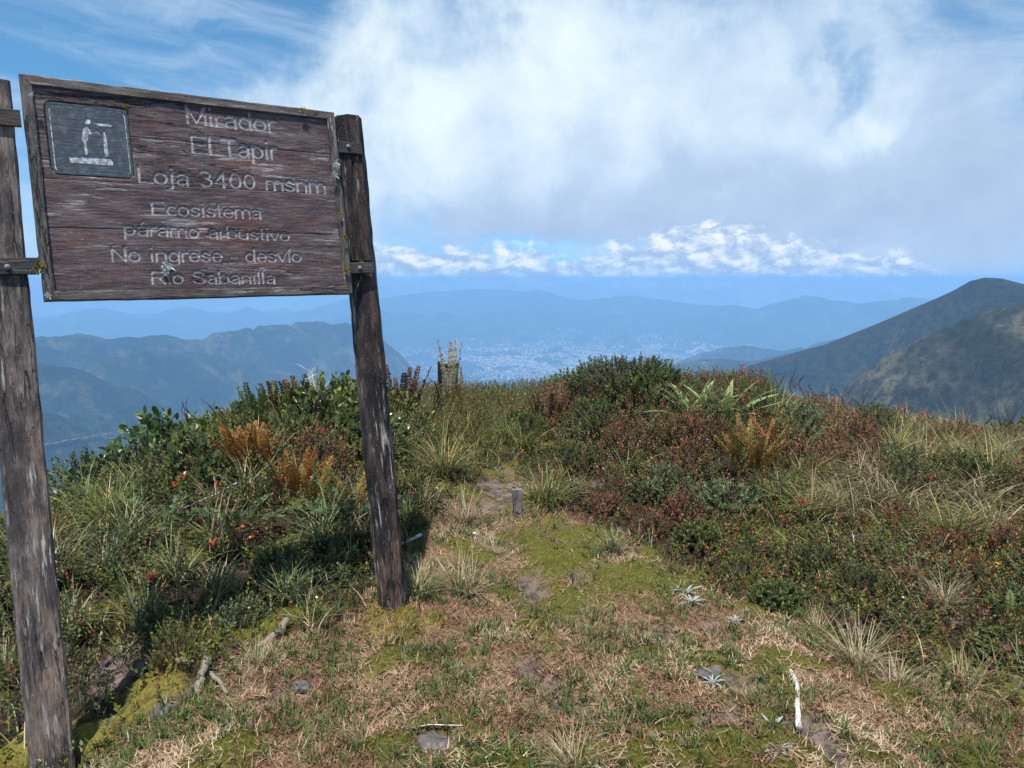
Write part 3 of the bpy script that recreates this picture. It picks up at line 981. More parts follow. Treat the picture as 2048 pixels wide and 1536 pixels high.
def timber(name, p0, p1, w, d, mat, parent, nseg=24, cham=0.15, amp=0.002, wdir=(1, 0, 0), mitre=(0, 0), seed=0, octo=False, taper=1.0):
    """chamfered beam from p0 to p1; w along wdir, d along the depth; ends may be mitred by shifting along w"""
    p0, p1 = np.array(p0, float), np.array(p1, float)
    ax = norm((p1 - p0)[None])[0]
    wv = np.array(wdir, float)
    wv = wv - ax * (wv @ ax)
    wv = wv / np.linalg.norm(wv)
    dv = np.cross(ax, wv)
    c = (0.42 if octo else cham)
    prof = []
    hw, hd = w / 2, d / 2
    cc = min(hw, hd) * 2 * (0.29 if octo else c)
    for sx, sy, o in ((1, 1, 0), (-1, 1, 1), (-1, -1, 0), (1, -1, 1)):
        a, b = (sx * hw, sy * (hd - cc)), (sx * (hw - cc), sy * hd)
        prof += [a, b] if o == 0 else [b, a]
    # extra points along the long sides so that the surface can be uneven
    full = []
    n = len(prof)
    for i in range(n):
        a, b = np.array(prof[i]), np.array(prof[(i + 1) % n])
        full.append(a)
        if np.linalg.norm(b - a) > 0.03:
            full += [a + (b - a) / 3, a + (b - a) * 2 / 3]
    full = np.array(full)
    m = len(full)
    L = np.linalg.norm(p1 - p0)
    V = []
    for i in range(nseg + 1):
        t = i / nseg
        k = 1 + (taper - 1) * t
        for j, q in enumerate(full):
            s = t * L
            nz = float(fbm(np.array(s * 9 + seed * 3.1), np.array(j * 0.37 + seed), 3, 60 + seed)) * amp * 1.5
            rr = q * k * (1 + nz / max(0.02, np.linalg.norm(q)))
            e = 0.0
            if i == 0:
                e = mitre[0] * q[0]
            if i == nseg:
                e = mitre[1] * q[0]
            wob = amp * 1.2 * float(pnoise(np.array(s * 2.3), np.array(seed + .5), 81))
            V.append(p0 + ax * (s + e) + wv * (rr[0] + wob) + dv * rr[1])
    bm = bmesh.new()
    vs = [bm.verts.new(v) for v in V]
    for i in range(nseg):
        for j in range(m):
            bm.faces.new((vs[i * m + j], vs[i * m + (j + 1) % m], vs[(i + 1) * m + (j + 1) % m], vs[(i + 1) * m + j]))
    bm.faces.new([vs[j] for j in range(m)][::-1])
    bm.faces.new([vs[nseg * m + j] for j in range(m)])
    bmesh.ops.recalc_face_normals(bm, faces=bm.faces)
    me = bpy.data.meshes.new(name)
    bm.to_mesh(me)
    bm.free()
    me.materials.append(mat)
    return link(name, me, parent)


def bolt(parent, u, y, v, r=0.011):
    V, F = [], []
    for i in range(5):
        a = i / 4 * math.pi / 2
        for j in range(10):
            b = j / 10 * 2 * math.pi
            V.append((u + r * math.cos(a) * math.cos(b), y - r * 0.7 * math.sin(a), v + r * math.cos(a) * math.sin(b)))
    for i in range(4):
        for j in range(10):
            F.append((i * 10 + j, i * 10 + (j + 1) % 10, (i + 1) * 10 + (j + 1) % 10, (i + 1) * 10 + j))
    return link('bolt', mesh_np('bolt', V, F, None, [M['bolt']], smooth=True), parent)


# posts
u0, v0 = bl(-27, 163, 0.03)
u1, v1 = bl(116, 1650, 0.03)
timber('post', (u1, 0.03, v1), (u0, 0.03, v0), 0.138, 0.085, M['post_grey'], sign, 60, 0.10, 0.0022, seed=1)
u0, v0 = bl(694, 238, 0.07)
u1, v1 = bl(793, 1285, 0.07)
timber('post', (u1, 0.07, v1), (u0, 0.07, v0), 0.130, 0.125, M['post_dark'], sign, 60, 0.3, 0.0028, seed=2, octo=True, taper=1.0)
for a, b, w, s in (((681, 238), (712, 522), 0.058, 3), ((705, 241), (733, 522), 0.056, 4)):
    yy = 0.0 if s == 3 else 0.004
    u0, v0 = bl(*a, yy)
    u1, v1 = bl(*b, yy)
    timber('batten', (u1, yy, v1), (u0, yy, v0), w, 0.026, M['post_dark'], sign, 24, 0.22, 0.0016, seed=s)
# iron straps with their bolts
for (a, b, hgt, yy, bx) in (((-70, 232), (41, 233), 0.062, -0.022, None), ((-70, 531), (77, 535), 0.062, -0.022, (15, 534)),
                            ((677, 296), (723, 297), 0.052, -0.018, (697, 293)), ((698, 535), (747, 538), 0.050, -0.018, (720, 536))):
    ua, va = bl(*a, yy)
    ub, vb = bl(*b, yy)
    st = timber('strap', (ua, yy, (va + vb) / 2), (ub, yy, (va + vb) / 2), hgt, 0.012, M['strap'], sign, 10, 0.2, 0.001, wdir=(0, 0, 1), seed=9)
    if bx:
        ub_, vb_ = bl(*bx, yy - 0.008)
        bolt(st, ub_, yy - 0.007, vb_)

# frame rails round the board, mitred at the corners
RW = 0.036
rails = [((RW / 2 * 0, V0 + RW / 2), (BW, V0 + RW / 2), (0, 0, 1), 'frame', 'h'), ((0, V0 + BH - RW / 2), (BW, V0 + BH - RW / 2), (0, 0, 1), 'frame', 't')]
for a, b, wd, mt, wh in rails:
    sg = 1 if wh == 'h' else -1
    timber('frame_rail', (a[0] + RW / 2, -0.003, a[1]), (b[0] - RW / 2, -0.003, b[1]), RW, 0.036, M[mt], sign, 40, 0.09, 0.0012, wdir=wd, mitre=(sg, -sg), seed=12 + sg)
for uu, sg in ((RW / 2, 1), (BW - RW / 2, -1)):
    timber('frame_rail', (uu, -0.003, V0 + RW / 2), (uu, -0.003, V0 + BH - RW / 2), RW, 0.036, M['frame_up'], sign, 30, 0.09, 0.0012, wdir=(1, 0, 0), mitre=(sg, -sg), seed=16 + sg)


def plate(polys, z0, z1):
    """flat plate with holes, outline and holes given as polygons in (u, v)"""
    cu = bpy.data.curves.new('plate', 'CURVE')
    cu.dimensions = '2D'
    cu.fill_mode = 'BOTH'
    cu.extrude = (z1 - z0) / 2
    for P in polys:
        sp = cu.splines.new('POLY')
        sp.points.add(len(P) - 1)
        for i, q in enumerate(P):
            sp.points[i].co = (q[0], q[1], 0, 1)
        sp.use_cyclic_u = True
    ob = bpy.data.objects.new('plate', cu)
    col.objects.link(ob)
    dg = bpy.context.evaluated_depsgraph_get()
    dg.update()
    me = bpy.data.meshes.new_from_object(ob.evaluated_get(dg))
    bpy.data.objects.remove(ob)
    bpy.data.curves.remove(cu)
    zc = (z0 + z1) / 2
    me.transform(Matrix(((1, 0, 0, 0), (0, 0, -1, -zc), (0, 1, 0, 0), (0, 0, 0, 1))))
    return me


def rrect(a, b, c, d, r, n=6):
    P = []
    for cx_, cy_, s in ((b - r, d - r, 0), (a + r, d - r, 1), (a + r, c + r, 2), (b - r, c + r, 3)):
        for i in range(n + 1):
            t = (s + i / n) * math.pi / 2
            P.append((cx_ + r * math.cos(t), cy_ + r * math.sin(t)))
    return np.array(P)


def z1px(X, Y):
    return X / 2.6256, 130 + Y / 2.6256


def z6px(X, Y):
    return 80 + X / 6.4, 190 + Y / 6.4


# carved lettering: sans-serif strokes on a cap height of 1 (centre lines)
def arc(cx, cy_, rx, ry, a0, a1, n=None):
    n = n or max(6, int(abs(a1 - a0) / 18))
    return [(cx + rx * math.cos(math.radians(a)), cy_ + ry * math.sin(math.radians(a))) for a in np.linspace(a0, a1, n + 1)]


def bowl(cx, rx=.27):
    return arc(cx, .3625, rx, .2975, 0, 360)


A_ = [[(.61, .0), (.61, .48)] + arc(.37, .48, .24, .18, 0, 155), [(.61, .41), (.42, .385), (.28, .365), (.16, .30), (.11, .2), (.16, .11), (.28, .065), (.42, .08), (.54, .15), (.61, .25)]]
GLYPH = {
    'M': (1.06, [[(.11, .04), (.11, .96), (.53, .10), (.95, .96), (.95, .04)]]), 'i': (.30, [[(.15, .03), (.15, .69)], [(.15, .93), (.15, .97)]]), 'í': (.30, [[(.15, .03), (.15, .69)], [(.12, .86), (.24, .99)]]),
    'r': (.44, [[(.11, .03), (.11, .69)], arc(.36, .42, .25, .24, 180, 72)]), 'a': (.72, A_), 'á': (.72, A_ + [[(.32, .86), (.45, 1.0)]]), 'd': (.76, [bowl(.36), [(.65, .03), (.65, .97)]]), 'o': (.74, [bowl(.37, .29)]),
    'E': (.88, [[(.80, .935), (.12, .935), (.12, .065), (.82, .065)], [(.12, .52), (.75, .52)]]), 'l': (.30, [[(.15, .03), (.15, .97)]]), 'T': (.84, [[(.04, .935), (.80, .935)], [(.42, .935), (.42, .03)]]),
    'p': (.76, [[(.11, -.26), (.11, .69)], bowl(.40)]), 'b': (.76, [[(.11, .03), (.11, .97)], bowl(.40)]), 'L': (.76, [[(.12, .97), (.12, .065), (.72, .065)]]), 'j': (.32, [[(.18, .69), (.18, -.12), (.14, -.2), (.03, -.215)], [(.18, .93), (.18, .97)]]),
    '3': (.76, [arc(.36, .735, .25, .20, 155, -90), arc(.37, .30, .29, .235, 90, -155)]), '4': (.78, [[(.53, .03), (.53, .93), (.08, .29), (.73, .29)]]), '0': (.76, [arc(.38, .5, .27, .435, 0, 360)]),
    'm': (1.10, [[(.1, .03), (.1, .69)], arc(.325, .43, .225, .23, 180, 0) + [(.55, .03)], arc(.775, .43, .225, .23, 180, 0) + [(1.0, .03)]]), 'n': (.75, [[(.11, .03), (.11, .69)], arc(.37, .43, .26, .23, 180, 0) + [(.63, .03)]]),
    's': (.66, [[(.56, .54), (.5, .62), (.35, .66), (.18, .62), (.12, .52), (.18, .43), (.35, .37), (.5, .31), (.57, .2), (.5, .1), (.33, .065), (.16, .1), (.08, .2)]]), 'c': (.68, [arc(.38, .3625, .28, .2975, 48, 312)]),
    't': (.40, [[(.19, .90), (.19, .17), (.23, .085), (.35, .07)], [(.04, .66), (.35, .66)]]), 'e': (.74, [[(.10, .37)] + [(.65, .37)] + arc(.375, .3625, .275, .2975, 5, 318)]),
    'u': (.75, [[(.11, .69)] + arc(.37, .28, .26, .215, 180, 360) + [(.63, .69)], [(.63, .3), (.63, .03)]]), 'v': (.68, [[(.06, .69), (.34, .07), (.62, .69)]]), 'N': (.96, [[(.12, .03), (.12, .95), (.84, .05), (.84, .97)]]),
    'g': (.76, [bowl(.36), [(.65, .69), (.65, -.03)] + arc(.37, -.03, .28, .19, 0, -140)]), '-': (.45, [[(.06, .34), (.38, .34)]]),
    'R': (.95, [[(.12, .03), (.12, .935), (.55, .935)] + arc(.55, .7225, .25, .2125, 90, -90) + [(.12, .51)], [(.5, .51), (.84, .04)]]),
    'S': (.90, [[(.77, .72), (.7, .86), (.5, .935), (.28, .92), (.15, .82), (.14, .7), (.22, .6), (.45, .53), (.68, .45), (.79, .33), (.77, .17), (.64, .09), (.45, .065), (.22, .11), (.1, .28)]]), ' ': (.46, [])}
LINES = [('Mirador', (980, 308), (1440, 356), (975, 217)), ('El Tapir', (1006, 465), (1450, 500), (1001, 368)), ('Loja 3400 msnm', (727, 620), (1708, 676), (722, 530)),
         ('Ecosistema', (796, 788), (1370, 810), (790, 714)), ('páramo arbustivo', (650, 893), (1518, 926), (645, 822)), ('No ingrese - desvío', (585, 1032), (1580, 1036), (581, 955)),
         ('Río Sabanilla', (796, 1150), (1444, 1148), (790, 1080))]
# pictogram panel
c4 = [bl(*z6px(*q)) for q in ((40, 80), (1135, 185), (1195, 1075), (140, 1030))]
pu0, pu1 = (c4[0][0] + c4[3][0]) / 2, (c4[1][0] + c4[2][0]) / 2
pv1, pv0 = (c4[0][1] + c4[1][1]) / 2, (c4[2][1] + c4[3][1]) / 2
iu0, iu1, iv0, iv1 = RW - 0.003, BW - RW + 0.003, V0 + RW - 0.003, V0 + BH - RW + 0.003
# four planks, parted at the seams that show on the board
seams = [iv0]
for a, b in (((700, 868), (1790, 891)), ((330, 600), (1760, 688)), ((700, 383), (1750, 471))):
    seams.append((bl(*z1px(*a))[1] + bl(*z1px(*b))[1]) / 2)
seams.append(iv1)
STEP = 0.0029
nu = int((iu1 - iu0) / STEP) + 1
ug = np.linspace(iu0, iu1, nu)
for i in range(4):
    lo, hi = seams[i] + (.0005 if i else 0), seams[i + 1] - (.0005 if i < 3 else 0)
    vg = np.linspace(lo, hi, int((hi - lo) / STEP) + 1)
    U_, V_ = np.meshgrid(ug, vg)
    sdist = np.full(U_.shape, 1.0)
    for body, lb, rb, lt in LINES:
        ul, vl = bl(*z1px(*lb))
        ur, vr = bl(*z1px(*rb))
        cap = bl(*z1px(*lt))[1] - vl
        wsum = sum(GLYPH[ch][0] for ch in body)
        kx = (ur - ul) / (wsum - .12)
        hw = .080 * cap
        pen = -.08
        for ch in body:
            w_, strokes = GLYPH[ch]
            gu0, gu1 = ul + (pen - .1) * kx, ul + (pen + w_ + .1) * kx
            ja, jb = np.searchsorted(ug, (gu0, gu1))
            if jb > ja and vl - .4 * cap < hi and vl + 1.15 * cap > lo:
                su, sv = U_[:, ja:jb], V_[:, ja:jb]
                best = sdist[:, ja:jb]
                for st_ in strokes:
                    pts = [(ul + (pen + a) * kx, vl + (vr - vl) * ((pen + a) / wsum) + b * cap) for a, b in st_]
                    for (x0, y0), (x1, y1) in zip(pts[:-1], pts[1:]):
                        ex, ey = x1 - x0, y1 - y0
                        t = np.clip(((su - x0) * ex + (sv - y0) * ey) / (ex * ex + ey * ey + 1e-12), 0, 1)
                        np.minimum(best, np.hypot(su - x0 - t * ex, sv - y0 - t * ey) - hw, out=best)
            pen += w_
    wear = fbm(U_ * 45, V_ * 45, 3, 121) * .0012
    groove = ss(-(sdist + wear), -.0012, .0024)
    # recess for the pictogram panel
    cu_, cv_ = (pu0 + pu1) / 2, (pv0 + pv1) / 2
    qx, qy = np.abs(U_ - cu_) - ((pu1 - pu0) / 2 - .028), np.abs(V_ - cv_) - ((pv1 - pv0) / 2 - .028)
    rsd = np.hypot(np.maximum(qx, 0), np.maximum(qy, 0)) + np.minimum(np.maximum(qx, qy), 0) - .028
    rec = ss(-rsd, -.001, .0016)
    edge = np.minimum(V_ - lo, hi - V_)
    y_ = -.009 + (0.0, -.0010, .0006, -.0005)[i] + .0046 * groove + .0075 * rec + .0010 * np.exp(-(edge / .0020) ** 2)
    y_ = y_ + .0007 * fbm(U_ * 6, V_ * 40, 3, 130 + i) + .0005 * fbm(U_ * 30, V_ * 160, 3, 140 + i)
    nv = len(vg)
    Vt = np.stack([U_, y_, V_], -1).reshape(-1, 3)
    F = grid_faces(nu, nv)
    # closed rim and back
    ring = np.concatenate([np.arange(nu), np.arange(1, nv) * nu + nu - 1, (nv - 1) * nu + np.arange(nu - 2, -1, -1), np.arange(nv - 2, 0, -1) * nu])
    back = Vt[ring].copy()
    back[:, 1] = .006
    nb0 = len(Vt)
    m_ = len(ring)
    j = np.arange(m_)
    rim = np.stack([ring, nb0 + j, nb0 + (j + 1) % m_, ring[(j + 1) % m_]], -1)
    link('plank', mesh_np('plank', np.concatenate([Vt, back]), np.concatenate([F, rim]), None, [M['plank']], smooth=True, attrs={'groove': np.concatenate([groove.ravel(), np.zeros(m_)])}), sign)


def quad_box(name, a, b, c, d, y0, y1, mat, parent):
    V = [(x, y, z) for z in (c, d) for y in (y0, y1) for x in (a, b)]
    F = [(0, 2, 3, 1), (4, 5, 7, 6), (0, 1, 5, 4), (2, 6, 7, 3), (0, 4, 6, 2), (1, 3, 7, 5)]
    return link(name, mesh_np(name, V, F, None, [mat]), parent)


quad_box('backing_board', iu0 - .003, iu1 + .003, iv0 - .003, iv1 + .003, 0.0065, 0.018, M['post_dark'], sign)
pan = plate([rrect(pu0 + .004, pu1 - .004, pv0 + .004, pv1 - .004, 0.025), rrect(pu0 + .0125, pu1 - .0125, pv0 + .0125, pv1 - .0125, 0.019), rrect(pu0 + .0175, pu1 - .0175, pv0 + .0175, pv1 - .0175, 0.015)] +
            [np.array([bl(*z6px(*q)) for q in P]) for P in (
                [(605 + 44 * math.cos(a), 342 + 42 * math.sin(a)) for a in np.linspace(0, 2 * math.pi, 14, endpoint=False)],
                [(545, 405), (590, 393), (622, 425), (648, 478), (722, 448), (742, 462), (768, 512), (745, 515), (720, 492), (650, 508), (612, 515), (612, 585), (592, 602), (608, 772), (568, 776), (552, 605), (520, 568), (528, 500)],
                [(640, 352), (690, 340), (905, 368), (916, 415), (730, 402), (690, 362), (650, 362)],
                [(805, 440), (838, 520), (858, 640), (876, 797), (824, 797), (806, 640), (798, 520)],
                [(365, 783), (880, 803), (933, 850), (930, 908), (375, 872)])], 0.0, 0.0088)
pan.materials.clear()
pan.materials.append(M['panel_paint'])
po = link('pictogram_panel', pan, sign)
quad_box('pictogram_recess', pu0 + .006, pu1 - .006, pv0 + .006, pv1 - .006, -0.0062, -0.0056, M['panel_white'], po)


def tuft_mesh(name, n, r, ln, wd, mat, sprd=1.2, seg=2):
    g = np.random.default_rng(n)
    b = np.stack([g.normal(0, r * .4, n), g.normal(0, r * .4, n), np.zeros(n)], -1)
    V, F, T = blades(b, g.uniform(0, 6.28, n), g.uniform(.6, 1.2, n) * ln, g.uniform(0, sprd, n), g.uniform(-.3, .9, n), np.full(n, wd), seg, tint=g.random(n))
    return mesh_np(name, V, F, T, [mat])


lich = tuft_mesh('lichen', 70, .022, .02, .006, M['lichen'])
mossy = tuft_mesh('moss', 60, .02, .016, .005, M['moss_gold'])
for (px, py, yy, me, s) in ((331, 533, -.010, lich, 1.0), (331, 545, -.010, lich, .7), (76, 533, -.02, mossy, 1.3), (604, 222, -.03, mossy, .8), (693, 540, -.03, mossy, .9), (668, 350, -.04, lich, .7),
                         (672, 330, -.04, lich, .8), (678, 420, -.04, mossy, .6), (690, 475, -.04, mossy, .7), (722, 524, -.012, mossy, .7), (250, 213, -.010, mossy, .5), (62, 190, -.04, lich, .4), (94, 590, -.04, lich, .5)):
    u, v = bl(px, py, yy)
    o = link(me.name, me, sign, (u, yy, v), 0, s)
    o.rotation_euler = (math.pi / 2, random.uniform(0, 6), 0)


# ------------------------------------------------------------------ plants: prototypes (meshes shared by the copies)
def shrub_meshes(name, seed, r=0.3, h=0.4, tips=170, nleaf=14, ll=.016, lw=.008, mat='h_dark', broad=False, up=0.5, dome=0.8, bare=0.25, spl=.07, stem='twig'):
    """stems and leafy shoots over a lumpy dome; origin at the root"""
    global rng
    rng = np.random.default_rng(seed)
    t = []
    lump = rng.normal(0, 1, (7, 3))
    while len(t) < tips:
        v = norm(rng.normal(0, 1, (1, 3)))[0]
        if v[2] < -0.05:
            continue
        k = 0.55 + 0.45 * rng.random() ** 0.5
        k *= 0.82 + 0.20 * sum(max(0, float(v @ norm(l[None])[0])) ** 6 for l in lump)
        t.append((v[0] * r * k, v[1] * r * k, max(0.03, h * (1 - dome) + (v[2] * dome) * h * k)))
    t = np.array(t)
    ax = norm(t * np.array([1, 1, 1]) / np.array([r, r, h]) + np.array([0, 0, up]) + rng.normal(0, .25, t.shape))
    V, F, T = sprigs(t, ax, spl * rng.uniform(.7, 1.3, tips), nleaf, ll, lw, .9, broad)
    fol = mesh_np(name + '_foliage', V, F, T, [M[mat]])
    lines = []
    for i in rng.choice(tips, int(tips * (0.25 + bare * .6)), replace=False):
        p = t[i] - ax[i] * .02
        b = np.array([rng.normal(0, .02), rng.normal(0, .02), -.04])
        mid = b * .45 + p * .55 + rng.normal(0, .03, 3) * r / .3 + np.array([0, 0, -.05 * h])
        q = [b, b * .6 + mid * .4 + rng.normal(0, .008, 3), mid, p * .6 + mid * .4 + rng.normal(0, .01, 3), p]
        lines.append((q, np.array([.008, .006, .0045, .003, .0015]) * (r / .3) ** .5))
    st = tube_mesh(name + '_stems', lines, M[stem], 4)
    return [('stems', st), ('foliage', fol)]


def tussock_mesh(name, seed, n=150, L=.42, lean=(.1, .8), curl=(.5, 1.7), w=.006, r=.06, mat='t_green', sweep=None, seg=5):
    g = np.random.default_rng(seed)
    az = g.uniform(0, 6.2832, n)
    if sweep is not None:
        az = np.where(g.random(n) < .75, g.normal(sweep, .55, n), az)
    rr = r * np.sqrt(g.random(n))
    aa = g.uniform(0, 6.2832, n)
    b = np.stack([rr * np.cos(aa), rr * np.sin(aa), np.full(n, -.02)], -1)
    V, F, T = blades(b, az, L * g.uniform(.45, 1.15, n), g.uniform(*lean, n), g.uniform(*curl, n), w * g.uniform(.6, 1.3, n), seg, tint=g.random(n))
    return mesh_np(name, V, F, T, [M[mat]])


def frond_mesh(name, seed, L=.34, W=.075, lean=.15, curl=.5, pairs=20, mat='fern_orange', crinkle=.25):
    g = np.random.default_rng(seed)
    n = 24
    s = np.linspace(0, 1, n)
    th = lean + curl * s
    P = np.concatenate([[[0, 0, 0]], np.cumsum(np.stack([np.sin(th), 0 * th, np.cos(th)], -1) * L / n, 0)])
    tv, tf, tt = tube(P[::2], np.linspace(.0028, .0008, len(P[::2])), 4, cap=False)
    i = np.linspace(.18, .99, pairs)
    pos = np.stack([np.interp(i, np.linspace(0, 1, n + 1), P[:, k]) for k in range(3)], -1)
    a = np.interp(i, s, th)
    tn = np.stack([np.sin(a), 0 * a, np.cos(a)], -1)
    up = np.stack([np.cos(a), 0 * a, -np.sin(a)], -1)
    prof = W * np.sin(np.pi * np.clip((i - .05) / .97, 0, 1) ** .75) ** .8 + .008
    parts = [(tv, tf, tt * 0 + .2)]
    for sd_ in (-1, 1):
        side = np.tile(np.array([[0, sd_, 0.]]), (pairs, 1))
        ax = side + tn * .45 + up * g.normal(-.1, crinkle, (pairs, 1)) + g.normal(0, .08, (pairs, 3))
        parts.append(leaves(pos, ax, up, prof * g.uniform(.85, 1.1, pairs), L / pairs * 1.15, g.uniform(.2, 1, pairs) * (.4 + .6 * i), .12))
    V, F, T = cat_parts(parts)
    return mesh_np(name, V, F, T, [M[mat]])


def strap_leaf(name, L, W, lean, curl, mat, seg=7):
    """one long pointed leaf with a channel, pointing along +X"""
    P = np.zeros(3)
    V, T = [], []
    for s in range(seg + 1):
        t = s / seg
        w = W / 2 * (0.75 + 1.0 * t if t < .25 else 1.0 * (1 - ((t - .25) / .75) ** 1.8)) + .0008
        th = lean + curl * t
        nx = np.array([-math.cos(th), 0, math.sin(th)])
        V += [P + np.array([0, -w, 0]) + nx * w * .35, P.copy(), P + np.array([0, w, 0]) + nx * w * .35]
        T += [t, t * .8, t]
        P = P + np.array([math.sin(th), 0, math.cos(th)]) * L / seg
    F = []
    for s in range(seg):
        for j in (0, 1):
            F.append((s * 3 + j, s * 3 + j + 1, s * 3 + j + 4, s * 3 + j + 3))
    return mesh_np(name, V, F, T, [M[mat]], smooth=True)


def dead_twig_mesh(name, seed, h=.3, mat='darktwig', n=5):
    g = np.random.default_rng(seed)
    lines = []

    def grow(p, d, L, r, lv):
        q = [p]
        for _ in range(4):
            d = norm((d + g.normal(0, .28, 3))[None])[0]
            p = p + d * L / 4
            q.append(p)
        lines.append((q, np.linspace(r, r * .45, 5)))
        if lv:
            for _ in range(g.integers(2, 4)):
                k = g.integers(2, 5)
                grow(q[k], norm((d + g.normal(0, .7, 3) + np.array([0, 0, .25]))[None])[0], L * .6, r * .5, lv - 1)
    for _ in range(n):
        grow(np.array([g.normal(0, .02), g.normal(0, .02), -.03]), norm((np.array([g.normal(0, .5), g.normal(0, .5), 1.0]))[None])[0], h * .55, .006, 2)
    return tube_mesh(name, lines, M[mat], 4)


THINGS = []       # every plant: (object, kind words, category, group)


def place(parts, name, loc, rz=0.0, s=1.0, label=None, cat='shrub', group=None, tilt=(0, 0)):
    """a thing at loc; one mesh stays one object, several become children of an Empty"""
    sc3 = (s, s, s) if np.isscalar(s) else s
    if len(parts) == 1:
        o = link(name, parts[0][1], None, loc)
    else:
        o = bpy.data.objects.new(name, None)
        o.empty_display_size = .1
        col.objects.link(o)
        o.location = [float(v) for v in loc]
        for pn, me in parts:
            link(pn, me, o)
    o.rotation_euler = (tilt[0], tilt[1], rz)
    o.scale = sc3
    tag(o, label, cat, group)
    return o


def clump(name, loc, fronds, n, label, cat, part='frond', s=1.0, spread=(.1, .8), rz0=0.0, group=None, r=.03, tl=None):
    """rosette of separate fronds or leaves, each a part"""
    o = bpy.data.objects.new(name, None)
    o.empty_display_size = .1
    col.objects.link(o)
    o.location = [float(v) for v in loc]
    for i in range(n):
        a = rz0 + i * 2.399 + random.uniform(-.25, .25)
        t = random.uniform(*spread) if tl is None else spread[0] + (spread[1] - spread[0]) * (i / max(1, n - 1))
        f = link(part, random.choice(fronds), o)
        f.matrix_local = Matrix.Translation((r * math.cos(a), r * math.sin(a), 0)) @ Matrix.Rotation(a, 4, 'Z') @ Matrix.Rotation(t, 4, 'Y') @ Matrix.Scale(s * random.uniform(.75, 1.15), 4)
    tag(o, label, cat, group)
    return o


P = {}
for i in range(3):
    P['dark', i] = shrub_meshes('dark_heath', 100 + i, .28, .34, 170, 13, (.021, .026, .034)[i], (.011, .013, .018)[i], 'h_dark', bare=.5)
    P['red', i] = shrub_meshes('russet_heath', 110 + i, .24, .30, 160, 13, .020, .0095, 'h_red', up=.9, spl=.08)
    P['olive', i] = shrub_meshes('olive_heath', 120 + i, .24, .24, 160, 13, .020, .0095, 'h_olive', up=1.0, spl=.07)
    P['lime', i] = shrub_meshes('fresh_heath', 130 + i, .26, .32, 150, 13, .024, .012, 'h_lime', up=.7, bare=.5)
    P['grey', i] = shrub_meshes('grey_heath', 140 + i, .22, .24, 180, 13, .017, .011, 'h_grey')
    P['broad', i] = shrub_meshes('broadleaf', 150 + i, .28, .36, 80, 8, .042, .026, 'broad', broad=True, spl=.09, bare=.5)
for i in range(4):
    P['tg', i] = [('blades', tussock_mesh('green_tussock', 200 + i, (170, 120, 200, 90)[i], (.44, .36, .40, .48)[i], mat='t_green', sweep=(None, 3.4, None, 2.6)[i]))]
    P['tgr', i] = [('blades', tussock_mesh('grey_tussock', 210 + i, 120, .30, (.1, .9), (.3, 1.3), .0075, .06, 't_grey'))]
    P['ts', i] = [('blades', tussock_mesh('straw_tussock', 220 + i, 190, .46, (.2, .9), (.7, 1.7), .005, .07, 't_straw', sweep=3.3))]
    P['tss', i] = [('blades', tussock_mesh('pale_tussock', 230 + i, 170, .30, (.2, 1.2), (.2, 1.0), .004, .05, 't_straw'))]
fo = [frond_mesh('rusty_frond', 300 + i, .30, .034, .05, .25, 24, 'fern_orange') for i in range(3)]
fg = [frond_mesh('golden_frond', 310 + i, .36, .055, .1, .45, 22, 'fern_gold') for i in range(3)]
fd = [frond_mesh('dark_frond', 320 + i, .34, .055, .2, .9, 20, 'fern_dark', .12) for i in range(3)]
ff = [frond_mesh('fresh_frond', 330 + i, .24, .045, .1, .6, 18, 'fern_fresh', .12) for i in range(2)]
fb = [frond_mesh('brown_frond', 340 + i, .22, .011, .0, .2, 20, 'fern_brown') for i in range(2)]

fu = [frond_mesh('green_frond', 345 + i, .22, .014, .0, .25, 20, 'fern_fresh') for i in range(2)]
fw = [frond_mesh('wide_golden_frond', 348 + i, .36, .036, .05, .3, 26, 'fern_gold') for i in range(3)]
random.seed(11)
taken = []       # (x, y, radius) already planted


def put_at(px, py, r=.15, dz=0.0):
    p = hit(px, py, dz)
    taken.append((p[0], p[1], r))
    return p


def top_fit(px, top_py, rng_y, frac_in=0.0):
    """ground point on column px at range rng_y and the height that reaches photo row top_py there"""
    p = at_range(px, rng_y)
    d = ray(px, top_py)
    t = rng_y / d[1]
    return p, float(CAM[2] + d[2] * t - p[2])


